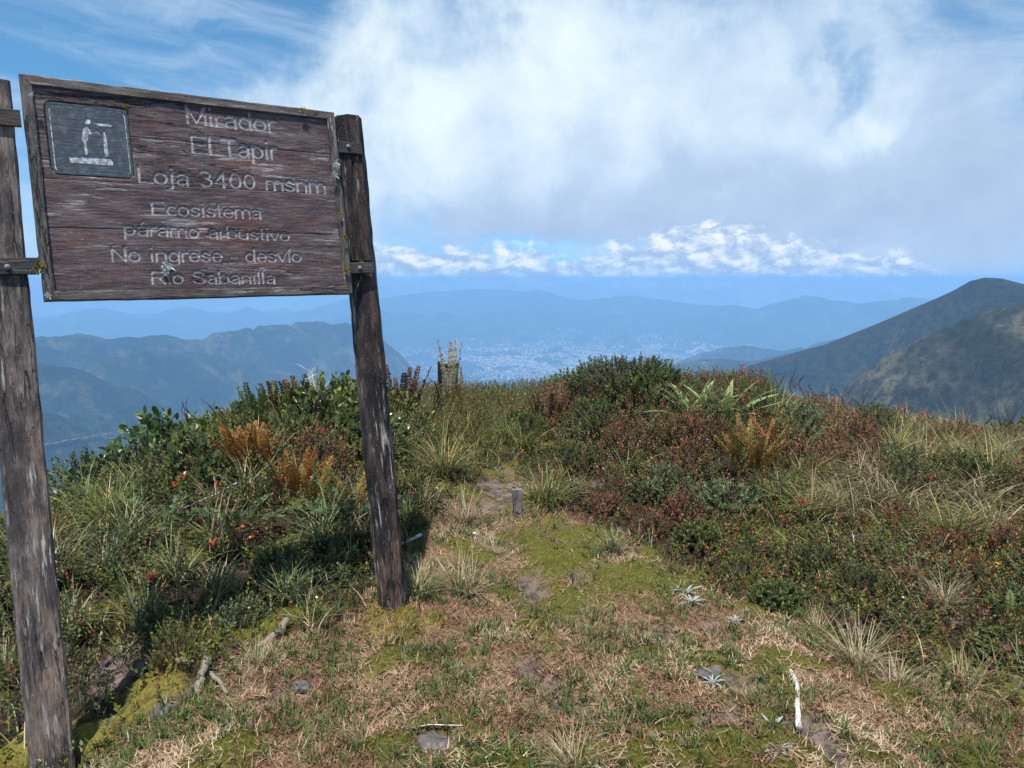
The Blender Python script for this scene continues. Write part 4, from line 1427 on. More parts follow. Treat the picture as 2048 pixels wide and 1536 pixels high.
# big rounded shrub on the skyline: several crowns of one plant
p, hgt = top_fit(1250, 722, 7.5)
big = shrub_meshes('dome_shrub', 400, .74, hgt * 1.16, 560, 13, .030, .014, 'h_dark', up=.6, dome=.55, bare=.5, spl=.09)
place(big, 'dome_shrub', p, .4, 1.0, 'largest dark dome-shaped shrub on the skyline, bare twigs on its left', 'shrub')
taken.append((p[0], p[1], .45))
tw = dead_twig_mesh('bare_twigs', 401, .5, 'twig', 9)
for px, ry, h_, lb in ((1140, 7.2, 735, 'leafless grey-brown twigs at left edge of the largest dome shrub'), (1320, 7.1, 760, 'leafless grey-brown twigs in front of the largest dome shrub')):
    q, hh = top_fit(px, h_, ry)
    place([('twigs', tw)], 'bare_twigs', q, px * .1, hh / .42, lb, 'twigs')
p, hgt = top_fit(1350, 805, 6.6)
for i, (px, py, ry, mt, lb) in enumerate(((1125, 812, 6.9, 'h_red', 'russet twiggy shrub at the lower left of the largest dome shrub'), (1270, 845, 6.2, 'h_dark', 'dark rounded shrub in the middle of the right bank'),
                                         (1430, 870, 6.0, 'h_red', 'russet rounded shrub left of the wide golden fern'), (1160, 890, 5.8, 'h_dark', 'dark rounded shrub above the arching green tussock'),
                                         (1600, 815, 6.7, 'h_red', 'russet rounded shrub below the dead twigs on the right'), (1660, 850, 6.4, 'h_dark', 'dark shrub left of the dark green dome shrub'),
                                         (1320, 960, 5.2, 'h_grey', 'grey-green shrub low on the right bank above the moss'), (1450, 1010, 4.9, 'h_grey', 'grey-green shrub at the foot of the russet heath'),
                                         (1590, 1040, 4.9, 'h_lime', 'green leafy shrub at the lower edge of the swept tussocks'), (680, 800, 5.9, 'h_olive', 'olive shrub on the skyline left of the dark post'),
                                         (420, 830, 5.3, 'h_lime', 'fresh green rounded shrub on the left skyline slope'))):
    q, hh = top_fit(px, py, ry)
    hh = max(.22, hh)
    place(shrub_meshes('round_shrub', 430 + i, .20 + .42 * hh, hh, 240, 13, (.022, .028, .018)[i % 3], (.012, .014, .010)[i % 3], mt, bare=.6), 'round_shrub', q, i * 1.1, 1.0, lb, 'shrub')
    taken.append((q[0], q[1], .2))
place(shrub_meshes('grey_dome_shrub', 402, .34, hgt, 330, 14, .015, .009, 'h_grey', bare=.4), 'grey_dome_shrub', p, 0, 1, 'grey-green rounded shrub just below the two pale rosette plants', 'shrub')
taken.append((p[0], p[1], .3))
p, hgt = top_fit(1180, 790, 6.7)
place(shrub_meshes('low_dome_shrub', 403, .36, hgt * .95, 300, 14, .018, .009, 'h_dark', bare=.5), 'dark_shrub', p, 0, 1, 'dark twiggy shrub directly below the largest dome shrub', 'shrub')
p, hgt = top_fit(1740, 790, 7.0)
place(shrub_meshes('right_dome_shrub', 404, .33, hgt, 300, 14, .017, .010, 'h_dark'), 'dark_shrub', p, 0, 1, 'dark green dome shrub on the right slope below leaning dead twigs', 'shrub')
taken.append((p[0], p[1], .3))

# rosette plants beside the dome shrub
rl = [strap_leaf('rosette_leaf', .30, .05, .25, .7, 'rosette'), strap_leaf('rosette_leaf', .26, .045, .1, .4, 'rosette')]
for px, top, ry, lb in ((1388, 757, 6.35, 'pale green rosette plant close to the right of the dome shrub'), (1448, 757, 6.25, 'pale green sword-leaved rosette plant with a yellowed lower leaf')):
    q, hh = top_fit(px, top, ry)
    clump('rosette_plant', q, rl, 14, lb, 'rosette plant', 'leaf', max(1.2, hh / .23), (.0, .8), group=None, r=.012, tl=1)
    taken.append((q[0], q[1], .3))
# upright yellow-green bushes on the skyline
for i, (px, top, ry) in enumerate(((1465, 738, 7.4), (1530, 742, 7.5))):
    q, hh = top_fit(px, top, ry)
    me = shrub_meshes('upright_bush', 410 + i, .22, max(.3, hh), 210, 18, .03, .0055, 'h_lime', up=2.2, dome=.7, spl=.13)
    place(me, 'upright_bush', q, i, 1.0, ('yellow-green upright bush on the skyline behind the sword-leaved rosette', 'dense yellow-green brush-like bush beside dark dead twigs on the skyline')[i], 'shrub')
# ferns
FERNS = [((498, 912), fo, 26, 'large rusty orange fern clump on the left bank', .98, (.02, .5)), ((590, 958), fo, 13, 'smaller rusty orange fern clump right of the large one', .88, (.02, .45)),
         ((690, 1000), fd, 11, 'dark green spreading fern left of the dark sign post', 1.05, (.3, 1.1)), ((702, 985), fg, 5, 'golden fern fronds standing beside the dark sign post', .72, (.0, .35)),
         ((628, 975), fg, 4, 'golden fern fronds between the orange clump and dark fern', .72, (.0, .35)), ((470, 1030), fd, 6, 'dark fern with upright fronds above the orange berries', .85, (.1, .6)),
         ((262, 1200), ff, 6, 'bright green little fern in the grass near the grey post', .8, (.0, .5)), ((1500, 915), fw, 24, 'wide golden-green fern clump below the sword-leaved rosette', 1.0, (.03, .6)),
         ((2022, 1250), ff, 5, 'fresh green fern at the right edge of the low heath', .62, (.1, .8)), ((1540, 870), fo, 7, 'rusty fern fronds right of the wide golden fern', .8, (.05, .5)),
         ((340, 1010), fd, 7, 'dark fern low on the left bank beside red leaves', .8, (.2, 1.0))]
for (px, py), fr, n, lb, s, spd in FERNS:
    q = put_at(px, py, .14, .0 if py > 1150 else .20)
    clump('fern', q + np.array([0, 0, .10 if py < 1150 else .03]), fr, n, lb, 'fern', 'frond', s, spd, r=.07 if n > 12 else .045)
# brown and green upright tufts along the left skyline
for i, (px, top, ry, fr, lb) in enumerate(((530, 768, 5.7, fu, 'fresh green upright tuft on the left skyline'), (575, 766, 5.8, fb, 'brown upright fern tuft on the left skyline'),
                                          (612, 764, 5.9, fb, 'rusty fern tuft nearest the bleached twig on the left skyline'), (800, 742, 6.9, fb, 'brown fern tuft on the skyline right of the dark post'),
                                          (1100, 790, 7.0, fb, 'dark brown fern tuft left of the largest dome shrub'))):
    q, hh = top_fit(px, top, ry)
    clump('fern_tuft', q, fr, 15, lb, 'fern', 'frond', max(.9, hh / .22), (.0, .25), r=.09)
# dead twigs against the valley
dt = [dead_twig_mesh('dead_twigs', 420 + i, .3, 'darktwig', 3) for i in range(3)]
pt = dead_twig_mesh('bleached_twigs', 425, .3, 'whitewood', 2)
for i, (px, top, ry, me, lb) in enumerate(((468, 772, 5.5, dt[0], 'dark dead twigs on the left skyline above the orange fern'), (620, 738, 5.9, pt, 'bleached white twig standing on the left skyline'),
                                          (1578, 738, 7.6, dt[1], 'dark dead twigs beside the brush-like bush on the skyline'), (1650, 748, 7.7, dt[2], 'tall dark dead twigs on the right skyline'),
                                          (1700, 760, 7.7, dt[0], 'leaning dark dead twigs on the right skyline'), (1992, 812, 7.2, dt[1], 'small dead twigs on the skyline at the far right'),
                                          (840, 725, 7.8, dt[2], 'thin dark twigs on the skyline right of the dark post'), (300, 880, 5.2, dt[1], 'thin twigs on the left bank edge above the road'))):
    q, hh = top_fit(px, top, ry)
    place([('twigs', me)], 'dead_twigs', q, i, max(.9, hh / .23), lb, 'twigs')
# feathery plumes near the second sign
plume = [frond_mesh('plume', 350 + i, .62, .03, .02, .12, 40, 'fern_gold' if i else 't_straw', .5) for i in range(2)]
q, hh = top_fit(903, 692, 8.2)
clump('plume_plant', q, plume, 7, 'tall feathery straw-coloured plume plant in front of the distant sign', 'plant', 'plume', hh / .62, (.0, .16), r=.03)
q, hh = top_fit(930, 745, 8.0)
clump('plume_plant', q, [plume[1], ff[0]], 9, 'shorter feathery green plume plant right of the distant sign', 'plant', 'plume', hh / .62, (.0, .3), r=.05)
taken.append((q[0] - .1, q[1], .2))

# ---- the distant second sign
M['char'] = wood('blackened_wood', 2, (.035, .028, .026), (.012, .011, .011), (.12, .11, .10), (.05, .03, .025), .4, .3, 6.1, .8)
q, hh = top_fit(897, 722, 9.0)
s2 = bpy.data.objects.new('distant_sign', None)
col.objects.link(s2)
s2.location = [float(v) for v in q]
s2.rotation_euler = (0, 0, .5)
tag(s2, 'small dark wooden sign seen beyond the path among plumes', 'sign')
timber('post', (-.10, 0, -.15), (-.10, 0, hh), .05, .05, M['char'], s2, 8, .15, .002, seed=31)
timber('post', (.09, .0, -.15), (.09, .0, hh - .05), .04, .04, M['char'], s2, 8, .15, .002, seed=32)
for i in range(2):
    timber('plank', (-.06, -.035, hh - .06 - .065 * i), (.12 - .03 * i, -.035, hh - .06 - .065 * i), .060, .02, M['char'], s2, 8, .15, .002, wdir=(0, 0, 1), seed=33 + i)

# ---- stake at the end of the path
q = put_at(1036, 1034, .08)
stake = bpy.data.objects.new('wooden_stake', None)
col.objects.link(stake)
stake.location = [float(v) for v in q]
stake.rotation_euler = (.05, -.06, .1)
tag(stake, 'short grey wooden stake at the end of the path', 'stake')
M['stakewood'] = wood('stake_wood', 2, (.34, .31, .30), (.14, .12, .12), (.55, .52, .50), (.2, .15, .12), .8, .2, 9.9, .3)
timber('stake_board', (0, 0, -.06), (0, 0, .185), .060, .022, M['stakewood'], stake, 10, .1, .0012, seed=41)
quad_box('bolt_plate', -.012, .008, .03, .042, -.0152, -.0112, M['post_dark'], stake)

# ---- sticks and dead branches on the turf
def stick(name, pxs, rad, mat, label, cat='stick', lift=None, wig=.006, seed=0):
    g = np.random.default_rng(seed)
    pts = [hit(*a) for a in pxs]
    o0 = pts[0].copy()
    q = []
    for i, (a, b) in enumerate(zip(pts[:-1], pts[1:])):
        for t in np.linspace(0, 1, 5)[:-1]:
            q.append(a + (b - a) * t)
    q.append(pts[-1])
    q = np.array(q) - o0 + g.normal(0, wig * .45, (len(q), 3)) * np.array([1, 1, .3])
    q[:, 2] += rad * .5 + (0 if lift is None else np.interp(np.linspace(0, 1, len(q)), np.linspace(0, 1, len(lift)), lift))
    rr = rad * (1 + .05 * np.sin(np.arange(len(q)) * 1.7 + seed)) * np.linspace(.85, 1.05, len(q))
    V, F, T = tube(q, rr, 9)
    o = link(name, mesh_np(name, V, F, T, [mat], smooth=True), None, o0)
    return tag(o, label, cat)


stick('bleached_stick', [(1578, 1343), (1588, 1365), (1594, 1390), (1594, 1425), (1597, 1460)], .0105, M['whitewood'], 'bleached white stick lying on the dry turf', lift=[0, .015, .015, .01, 0], wig=.002)
stick('dead_branch', [(330, 1352), (345, 1338), (368, 1332), (385, 1331)], .014, M['deadwood'], 'arched grey dead branch at the foot of the left bank', lift=[0, .02, .02, 0], seed=2)
stick('dead_branch', [(396, 1390), (402, 1368), (410, 1350), (418, 1336)], .017, M['deadwood'], 'thick grey branch end pointing into the left bank', lift=[0, .02, .03, .03], seed=3)
stick('dead_branch', [(455, 1390), (440, 1372), (422, 1358)], .009, M['deadwood'], 'thin side branch next to the thick grey branch end', lift=[0, .01, .02], seed=4)
stick('dead_branch', [(512, 1302), (540, 1290), (562, 1278), (576, 1264)], .016, M['deadwood'], 'gnarled dead branch at turf edge left of the dark post', lift=[0, .02, .03, .05], seed=5)
stick('dead_branch', [(560, 1160), (580, 1155), (596, 1152)], .018, M['deadwood'], 'short weathered wood piece in the heath left of the dark post', lift=[.03, .05, .05], seed=6)
stick('straw_stalk', [(815, 1474), (860, 1470), (925, 1468)], .0022, M['whitewood'], 'thin pale stalk across the dark flat stone', lift=[.03, .035, .03], wig=.001, seed=7)
stick('straw_stalk', [(1143, 1513), (1170, 1528), (1200, 1545)], .0055, M['whitewood'], 'pale stalk at the bottom edge of the turf', lift=[.01, .02, .01], wig=.001, seed=8)
stick('dead_branch', [(800, 1098), (820, 1090), (842, 1081)], .010, M['whitewood'], 'pale branch piece right of the dark post at the turf edge', lift=[.02, .02, .03], seed=9)
stick('dead_branch', [(370, 1058), (440, 1040), (478, 1032)], .004, M['whitewood'], 'long thin pale stalk leaning over the left bank', lift=[.12, .16, .2], seed=10)
stick('dead_branch', [(590, 830), (620, 850), (650, 875)], .005, M['whitewood'], 'thin bare branch above the smaller orange fern', lift=[.22, .2, .16], seed=11)


# ---- stones
def stone(px, py, sx, sy, sz, label, seed):
    g = np.random.default_rng(seed)
    bm = bmesh.new()
    bmesh.ops.create_icosphere(bm, subdivisions=3, radius=1)
    off = g.uniform(0, 50)
    for v in bm.verts:
        c = v.co
        n = float(fbm(np.array(c.x * 1.3 + off), np.array(c.y * 1.3 + c.z * .9), 4, seed))
        c *= 1 + .28 * n
        v.co = (c.x * sx, c.y * sy, c.z * sz)
    me = bpy.data.meshes.new('stone')
    bm.to_mesh(me)
    bm.free()
    me.materials.append(M['stone'])
    q = hit(px, py)
    o = link('stone', me, None, (q[0], q[1], q[2] - sz * .25), seed)
    tag(o, label, 'stone')


stone(1420, 1342, .06, .045, .012, 'dark flat stone in the bare soil left of the white stick', 1)
stone(860, 1474, .12, .05, .012, 'dark flat stone near the bottom of the turf', 2)
stone(600, 1372, .04, .03, .022, 'small dark stone in dry grass below the gnarled branch', 3)
stone(1185, 1447, .02, .016, .012, 'little blue-grey stone in the lower middle of the turf', 4)
stone(1025, 1122, .028, .022, .012, 'pale stone beside the mossy patch near the tussock', 5)
stone(330, 1425, .055, .05, .035, 'reddish grey stone by golden moss near the grey post', 6)
stone(1625, 1282, .07, .025, .016, 'pale crumbled stone on the turf above the pale tuft', 7)

# ---- small special plants
sl_ = [strap_leaf('silver_leaf', .085, .014, .7, .8, 'silver', 5), strap_leaf('silver_leaf', .07, .012, .5, .6, 'silver', 5)]
for i, (px, py, s, lb) in enumerate(((1372, 1192, 1.0, 'silver-leaved rosette on the edge of the large moss mat'), (1385, 1212, .9, 'silver rosette just below the one at the moss edge'), (1468, 1248, .55, 'tiny grey rosette above the long moss mat'),
                                    (1556, 1508, .75, 'silver rosette in the moss below the white stick'), (1490, 1232, .5, 'tiny grey rosette on the long moss mat'), (1425, 1372, .6, 'small grey-green rosette below the dark flat stone'),
                                    (1160, 1195, .5, 'small grey rosette on the lower edge of the moss'), (1545, 1468, .8, 'dark grey rosette left of the white stick foot'))):
    clump('silver_rosette', hit(px, py) + np.array([0, 0, .01]), sl_, 12, lb, 'rosette plant', 'leaf', s, (.0, .7), r=.004)
rdl = [strap_leaf('red_leaf', .09, .032, .2, .4, 'redleaf', 5)]
for px, py, n, lb in ((366, 948, 5, 'bright red leafy shoot on the left bank'), (348, 962, 4, 'red leafy shoot left of the brightest one'), (566, 952, 4, 'crimson leafy shoot below the smaller orange fern'), (436, 962, 3, 'small pale red shoot between red leaves and orange fern'),
                      (300, 1146, 4, 'red shoot above the bright green little fern'), (422, 1080, 4, 'red shoot left of the orange berries'), (652, 856, 4, 'rusty red shoot above the dark spreading fern'), (1855, 952, 4, 'pale red shoot among straw tussocks on the right'), (1605, 995, 3, 'pale red shoot left of the swept tussocks')):
    q = hit(px, py, .24)
    clump('red_shoot', q + np.array([0, 0, .20]), rdl, n, lb, 'plant', 'leaf', .55, (.0, .8), r=.006)
q = put_at(482, 1090, .1, .06)
bp_ = bpy.data.objects.new('berry_plant', None)
col.objects.link(bp_)
bp_.location = [float(v) for v in q]
tag(bp_, 'cluster of orange berries on stalks in the left bank', 'plant')
lines = []
bm = bmesh.new()
bmesh.ops.create_icosphere(bm, subdivisions=2, radius=.011)
bme = bpy.data.meshes.new('berry')
bm.to_mesh(bme)
bm.free()
bme.materials.append(M['berry'])
for i in range(13):
    e = np.array([random.uniform(-.085, .085), random.uniform(-.05, .05), random.uniform(.1, .2)])
    lines.append(([np.zeros(3), e * .6 + np.array([0, 0, .02]), e], [.003, .002, .0015]))
    link('berry', bme, bp_, e)
link('stalks', tube_mesh('stalks', lines, M['twig'], 4), bp_)


def flower(px, py, mat, r, label, group=None, h=.09):
    q = hit(px, py)
    n = 6
    a = np.arange(n) * 6.2832 / n
    pos = np.zeros((n, 3)) + np.array([0, 0, h])
    ax = np.stack([np.cos(a), np.sin(a), np.full(n, .35)], -1)
    o = bpy.data.objects.new('flower', None)
    col.objects.link(o)
    o.location = [float(v) for v in q]
    o.rotation_euler = (.35, 0, random.uniform(0, 6))
    V, F, T = broad_leaves(pos, ax, np.tile([[0, 0, 1.0]], (n, 1)), r, r * .8, np.linspace(0, 1, n))
    link('petals', mesh_np('petals', V, F, T, [M[mat]]), o)
    link('stalk', tube_mesh('stalk', [(np.array([[0, 0, -.02], [.004, 0, h * .5], [0, 0, h]]), [.0016, .0014, .001])], M['twig'], 4), o)
    tag(o, label, 'flower', group)


flower(1858, 1162, 'yellow', .016, 'yellow flower in the low heath, the left of two')
flower(1979, 1158, 'yellow', .015, 'yellow flower in the low heath, the right of two')
for i, (px, py, lb) in enumerate(((1662, 952, 'white flowers right of the dark shrub, upper one'), (1655, 960, 'tiny white flower under the upper white flower'), (866, 1003, 'white flower right of the dark post'), (860, 1036, 'lower white flower right of the dark post'),
                                 (627, 1230, 'white flower at the bank foot left of the dark post'), (500, 1250, 'white flower at the bank foot near the gnarled branch'), (945, 1095, 'white flower at the turf edge right of the dark post'), (1789, 1228, 'tiny white flower in the low heath above the pale tuft'))):
    flower(px, py, 'white',   .007 if i != 6 else .010, lb, None, .10)

# ---- hand-placed tussocks
TUS = [((890, 935), 'tg', 1.1, 'big dark green tussock left of the path end'), ((955, 880), 'tg', .95, 'green tussock on the skyline side of the path'), ((850, 985), 'tgr', 1.0, 'fresh green grass clump right of the dark post'),
       ((845, 1195), 'tgr', .9, 'dark grass tuft in the shade behind the dark post foot'), ((930, 1180), 'tss', 1.15, 'pale grass tussock on the turf right of the dark post'), ((930, 1045), 'tss', 1.0, 'straw tussock left of the wooden stake'),
       ((1095, 1010), 'tg', 1.15, 'arching green tussock right of the wooden stake'), ((1050, 890), 'tg', 1.1, 'arching tussock above the path end'), ((1750, 925), 'ts', 1.15, 'upper straw tussock swept left on the right slope'),
       ((1690, 1020), 'ts', 1.05, 'middle straw tussock swept left on the right slope'), ((1790, 1000), 'ts', 1.1, 'straw tussock right of the middle swept one'), ((1960, 1000), 'ts', 1.1, 'straw and green tussock at the right edge of the photo'),
       ((1900, 905), 'tg', 1.0, 'green tussock on the far right slope'), ((2010, 920), 'tg', 1.1, 'green tussock at the far right skyline side'), ((1555, 985), 'tgr', .9, 'bright grass blades in the russet heath'),
       ((1715, 1330), 'tss', .95, 'pale dry grass tuft right of the white stick'), ((1790, 1380), 'tss', .7, 'small dry grass tuft at the lower right'), ((1890, 1190), 'tss', .75, 'pale grass tuft between the two yellow flowers'),
       ((1640, 1225), 'tss', .6, 'grass tuft at the tip of the long moss mat'), ((360, 1135), 'tgr', 1.0, 'grey-green grass clump under the left end of the bank'), ((220, 1130), 'tgr', 1.15, 'large grey-green grass clump beside the grey post'),
       ((290, 1230), 'tgr', 1.1, 'spreading grass clump below the bright green little fern'), ((150, 1240), 'tgr', 1.0, 'grass clump touching the grey post'), ((440, 1165), 'tgr', .8, 'upright grass clump in the middle of the left bank'),
       ((575, 1175), 'tgr', .75, 'light green upright grass next to weathered wood'), ((740, 1060), 'tgr', .9, 'grass blades behind the dark post at mid height'), ((430, 1000), 'tgr', .95, 'grass clump left of the dark upright fern'),
       ((1150, 1540), 'tss', .7, 'short pale grass tuft at the bottom edge'), ((1930, 1330), 'tss', .8, 'dry grass tuft at the right edge of the turf'), ((985, 1110), 'tss', .5, 'small grass tuft on the left side of the moss'),
       ((1840, 850), 'ts', .8, 'matted pale tussock on the right skyline'), ((520, 1330), 'tss', .55, 'reddish dry grass tuft by the gnarled branch'), ((1225, 1105), 'tgr', .7, 'green grass tuft at the heath edge above the moss'),
       ((790, 870), 'tg', .9, 'tussock directly right of the dark post on the bank'), ((850, 820), 'tg', .85, 'tussock on the skyline right of the dark post'), ((1000, 815), 'tg', .8, 'low tussock on the skyline above the path'),
       ((30, 1330), 'tgr', 1.0, 'grass clump left of the grey post')]
for i, ((px, py), kd, s, lb) in enumerate(TUS):
    q = put_at(px, py, .16 * s, .0 if float(lawn_sd(*[np.array([v]) for v in hit(px, py)[:2]])[0]) > -.15 else .10)
    q = q + np.array([0, 0, 0 if float(lawn_sd(q[:1], q[1:2])[0]) > -.15 else .06])
    place(P[kd, i % 4], 'grass_tussock', q, (i * 1.3 if kd != 'ts' else random.uniform(-.3, .3)), s * .92, lb, 'grass', 'grass tussocks on the hilltop')

# ------------------------------------------------------------------ scattered shrubs of the heath
def zone(x, y):
    """shares of dark, russet, olive, fresh, grey, broad-leaved plants where a spot shows in the photo"""
    px, py = to_px(np.array([x, y, float(G(x, y)) + .1]))
    if px < 790:
        w = [.26, .22, .20, .07, .10, .30] if py > 860 else [.20, .20, .32, .20, .05, .20]
    elif px < 1060:
        w = [.22, .15, .30, .25, .08, .0]
    elif px < 1480 and py < 1110:
        w = [.42, .44, .06, .0, .12, .0]
    elif py < 960:
        w = [.22, .58, .12, .03, .06, .0]
    else:
        w = [.18, .28, .38, .08, .10, .0]
    return px, py, np.array(w) / sum(w)


def veg_height(x, y, px, py):
    """how tall the heath stands, metres"""
    d = -lawn_sd(np.array([x]), np.array([y]))[0]
    if px > 1400 and py > 1020:
        return .10 + .05 * min(d, 1.5)
    if px < 790:
        return min(.40, .10 + .24 * d)
    if px < 1060:
        return min(.25 if y < 7.2 else .16, .09 + .16 * d)
    if px < 1120:
        return min(.24, .10 + .16 * d)
    if y > 6.6 and px < 1520:
        return min(.36, .10 + .20 * d)
    return min(.50, .12 + .24 * d) if px < 1520 else min(.27, .12 + .10 * d)


KIND = ['dark', 'red', 'olive', 'lime', 'grey', 'broad']
KH = {'dark': .36, 'red': .34, 'olive': .27, 'lime': .36, 'grey': .26, 'broad': .40}
KW = {'dark': 'dark green small-leaved shrub', 'red': 'russet heath shrub', 'olive': 'olive heath shrub', 'lime': 'fresh green shrub', 'grey': 'grey-green shrub', 'broad': 'glossy broad-leaved shrub'}
LAND = []       # landmarks for telling look-alike shrubs apart
for nm, q in (('grey post', (110, 1440)), ('dark post', (790, 1240)), ('wooden stake', (1036, 1034)), ('large orange fern', (505, 915)), ('smaller orange fern', (590, 958)), ('orange berries', (482, 1080)),
              ('bright green little fern', (262, 1200)), ('wide golden fern', (1500, 905)), ('upper straw tussock', (1750, 925)), ('middle straw tussock', (1690, 1020)), ('left yellow flower', (1858, 1162)),
              ('right yellow flower', (1979, 1158)), ('arching green tussock', (1095, 1010)), ('big dark green tussock', (890, 935)), ('bright red shoot', (366, 948)), ('dark spreading fern', (690, 1000)),
              ('gnarled dead branch', (540, 1290)), ('long moss mat', (1540, 1215)), ('large moss mat', (1270, 1165)), ('grey-green rounded shrub', (1350, 905)), ('bright grass blades', (1555, 985))):
    LAND.append((nm, hit(*q)))
for nm, px, ry in (('largest dome shrub', 1250, 7.5), ('tall dead twigs', 1650, 7.7), ('plume plant', 896, 8.2), ('bleached twig', 620, 5.9), ('sword-leaved rosette', 1445, 6.8), ('right dome shrub', 1740, 7.0), ('far right dead twigs', 1992, 7.2), ('matted pale tussock', 1840, 6.6), ('right edge straw tussock', 1960, 5.5)):
    LAND.append((nm, at_range(px, ry)))
g = np.random.default_rng(21)
spots = []
tries = 0
while len(spots) < 215 and tries < 20000:
    tries += 1
    y = 2.6 + 7.4 * g.random() ** 0.85
    x = g.uniform(-4.2, 6.0)
    px, py, w = zone(x, y)
    if not (-60 < px < 2110 and py < 1530):
        continue
    sd0 = float(lawn_sd(np.array([x]), np.array([y]))[0])
    if sd0 > -.10:
        continue
    if px < 200 and py > 1300 or (px < 300 and py > 1360):
        continue
    if y > 6.9 and x < -0.9:
        continue
    hv = veg_height(x, y, px, py)
    rad = .19 if hv > .2 else .15
    if any((x - a) ** 2 + (y - b) ** 2 < (rad + r * .55) ** 2 for a, b, r in taken) or any((x - s[0]) ** 2 + (y - s[1]) ** 2 < (rad * 1.65) ** 2 for s in spots):
        continue
    kd = KIND[int(g.choice(6, p=w))]
    if kd == 'broad' and hv < .2:
        kd = 'lime'
    spots.append((x, y, kd, hv * (g.uniform(.7, 1.1) if g.random() < .65 else g.uniform(1.15, 1.65))))
ORD = ['nearest', 'second nearest', 'third nearest', 'fourth nearest', 'fifth nearest', 'sixth nearest', 'seventh nearest', 'eighth nearest', 'ninth nearest', 'tenth nearest', 'eleventh nearest', 'twelfth nearest', 'thirteenth nearest', 'fourteenth nearest', 'fifteenth nearest', 'sixteenth nearest']
near_list = {}
for i, (x, y, kd, hv) in enumerate(spots):
    j = int(np.argmin([math.hypot(x - L[1][0], y - L[1][1]) for L in LAND]))
    ax_, ay_ = to_px(np.array([x, y, float(G(x, y))]))
    bx_, by_ = to_px(LAND[j][1])
    side = ('left of' if ax_ < bx_ else 'right of') if abs(ax_ - bx_) > abs(ay_ - by_) * 1.2 else ('behind' if y > LAND[j][1][1] else 'in front of')
    near_list.setdefault((kd, j, side), []).append((math.hypot(x - LAND[j][1][0], y - LAND[j][1][1]), i))
lab = {}
for (kd, j, side), lst in near_list.items():
    for r, (_, i) in enumerate(sorted(lst)):
        lab[i] = (f'{KW[kd]} {side} the {LAND[j][0]}' if len(lst) == 1 else f'{KW[kd]}, {ORD[min(r, 15)]} {side} the {LAND[j][0]}')
for i, (x, y, kd, hv) in enumerate(spots):
    s = hv / KH[kd]
    place(P[kd, i % 3], {'broad': 'broad_leaved_shrub'}.get(kd, 'heath_shrub'), (x, y, float(G(x, y)) - .01), g.uniform(0, 6.28), (max(s, .62) * g.uniform(.9, 1.15), max(s, .62) * g.uniform(.9, 1.15), s * 1.05), lab[i], 'shrub', 'shrubs of the heath')


TK = {'tg': 'green arching tussock', 'ts': 'straw tussock swept left', 'tgr': 'grey-green grass clump'}
TKIND = []
tries = 0
while len(TKIND) < 85 and tries < 20000:
    tries += 1
    y = 3.0 + 6.5 * g.random() ** 0.85
    x = g.uniform(-3.2, 5.6)
    px, py, _ = zone(x, y)
    if not (60 < px < 2080 and py < (1330 if px < 1000 else 1070)) or float(lawn_sd(np.array([x]), np.array([y]))[0]) > -.2:
        continue
    if px > 1560:
        w = [.40, .48, .12]
    elif px > 1090:
        if g.random() > .16:
            continue
        w = [.6, .1, .3]
    elif px > 800:
        if g.random() > .45:
            continue
        w = [.75, .15, .10]
    else:
        if g.random() > .5:
            continue
        w = [.15, .0, .85]
    if any((x - a) ** 2 + (y - b) ** 2 < .10 for a, b, *_ in TKIND) or any((x - a) ** 2 + (y - b) ** 2 < (r * .8) ** 2 for a, b, r in taken):
        continue
    TKIND.append((x, y, ['tg', 'ts', 'tgr'][int(g.choice(3, p=np.array(w) / sum(w)))]))
near_list = {}
for i, (x, y, kd) in enumerate(TKIND):
    j = int(np.argmin([math.hypot(x - L[1][0], y - L[1][1]) for L in LAND]))
    near_list.setdefault((kd, j), []).append((math.hypot(x - LAND[j][1][0], y - LAND[j][1][1]), i))
for (kd, j), lst in near_list.items():
    for r, (_, i) in enumerate(sorted(lst)):
        x, y, _k = TKIND[i]
        nm = LAND[j][0]
        txt = f'{TK[kd]} {ORD[r]} to the {nm}' if len(lst) > 1 else f'{TK[kd]} growing close to the {nm}'
        hv = veg_height(x, y, *zone(x, y)[:2])
        place(P[kd, i % 4], 'grass_tussock', (x, y, float(G(x, y)) + .25 * hv), g.uniform(0, 6.28) if kd != 'ts' else g.uniform(-.4, .4), g.uniform(.85, 1.2) * (1.0 if kd != 'tgr' else 1.1), txt, 'grass', 'grass tussocks on the hilltop')

# ------------------------------------------------------------------ ground cover nobody could count
rng = np.random.default_rng(33)


def in_view(x, y, m=120):
    z = G(x, y)
    px, py = to_px(np.stack([x, y, z], -1))
    return (px > -m) & (px < 2048 + m) & (py < 1536 + 260), px, py


def scatter_veg(n, edge=0.02):
    y = 2.3 + 8.6 * rng.random(n) ** .8
    x = rng.uniform(-4.6, 6.4, n)
    ok, px, py = in_view(x, y)
    sd_ = lawn_sd(x, y)
    ok &= (sd_ + .10 * fbm(x * 5, y * 5, 3, 9)) < -edge
    ok &= ~((y > 7.6) & (x < -1.2))
    return x[ok], y[ok], px[ok], py[ok], -sd_[ok]


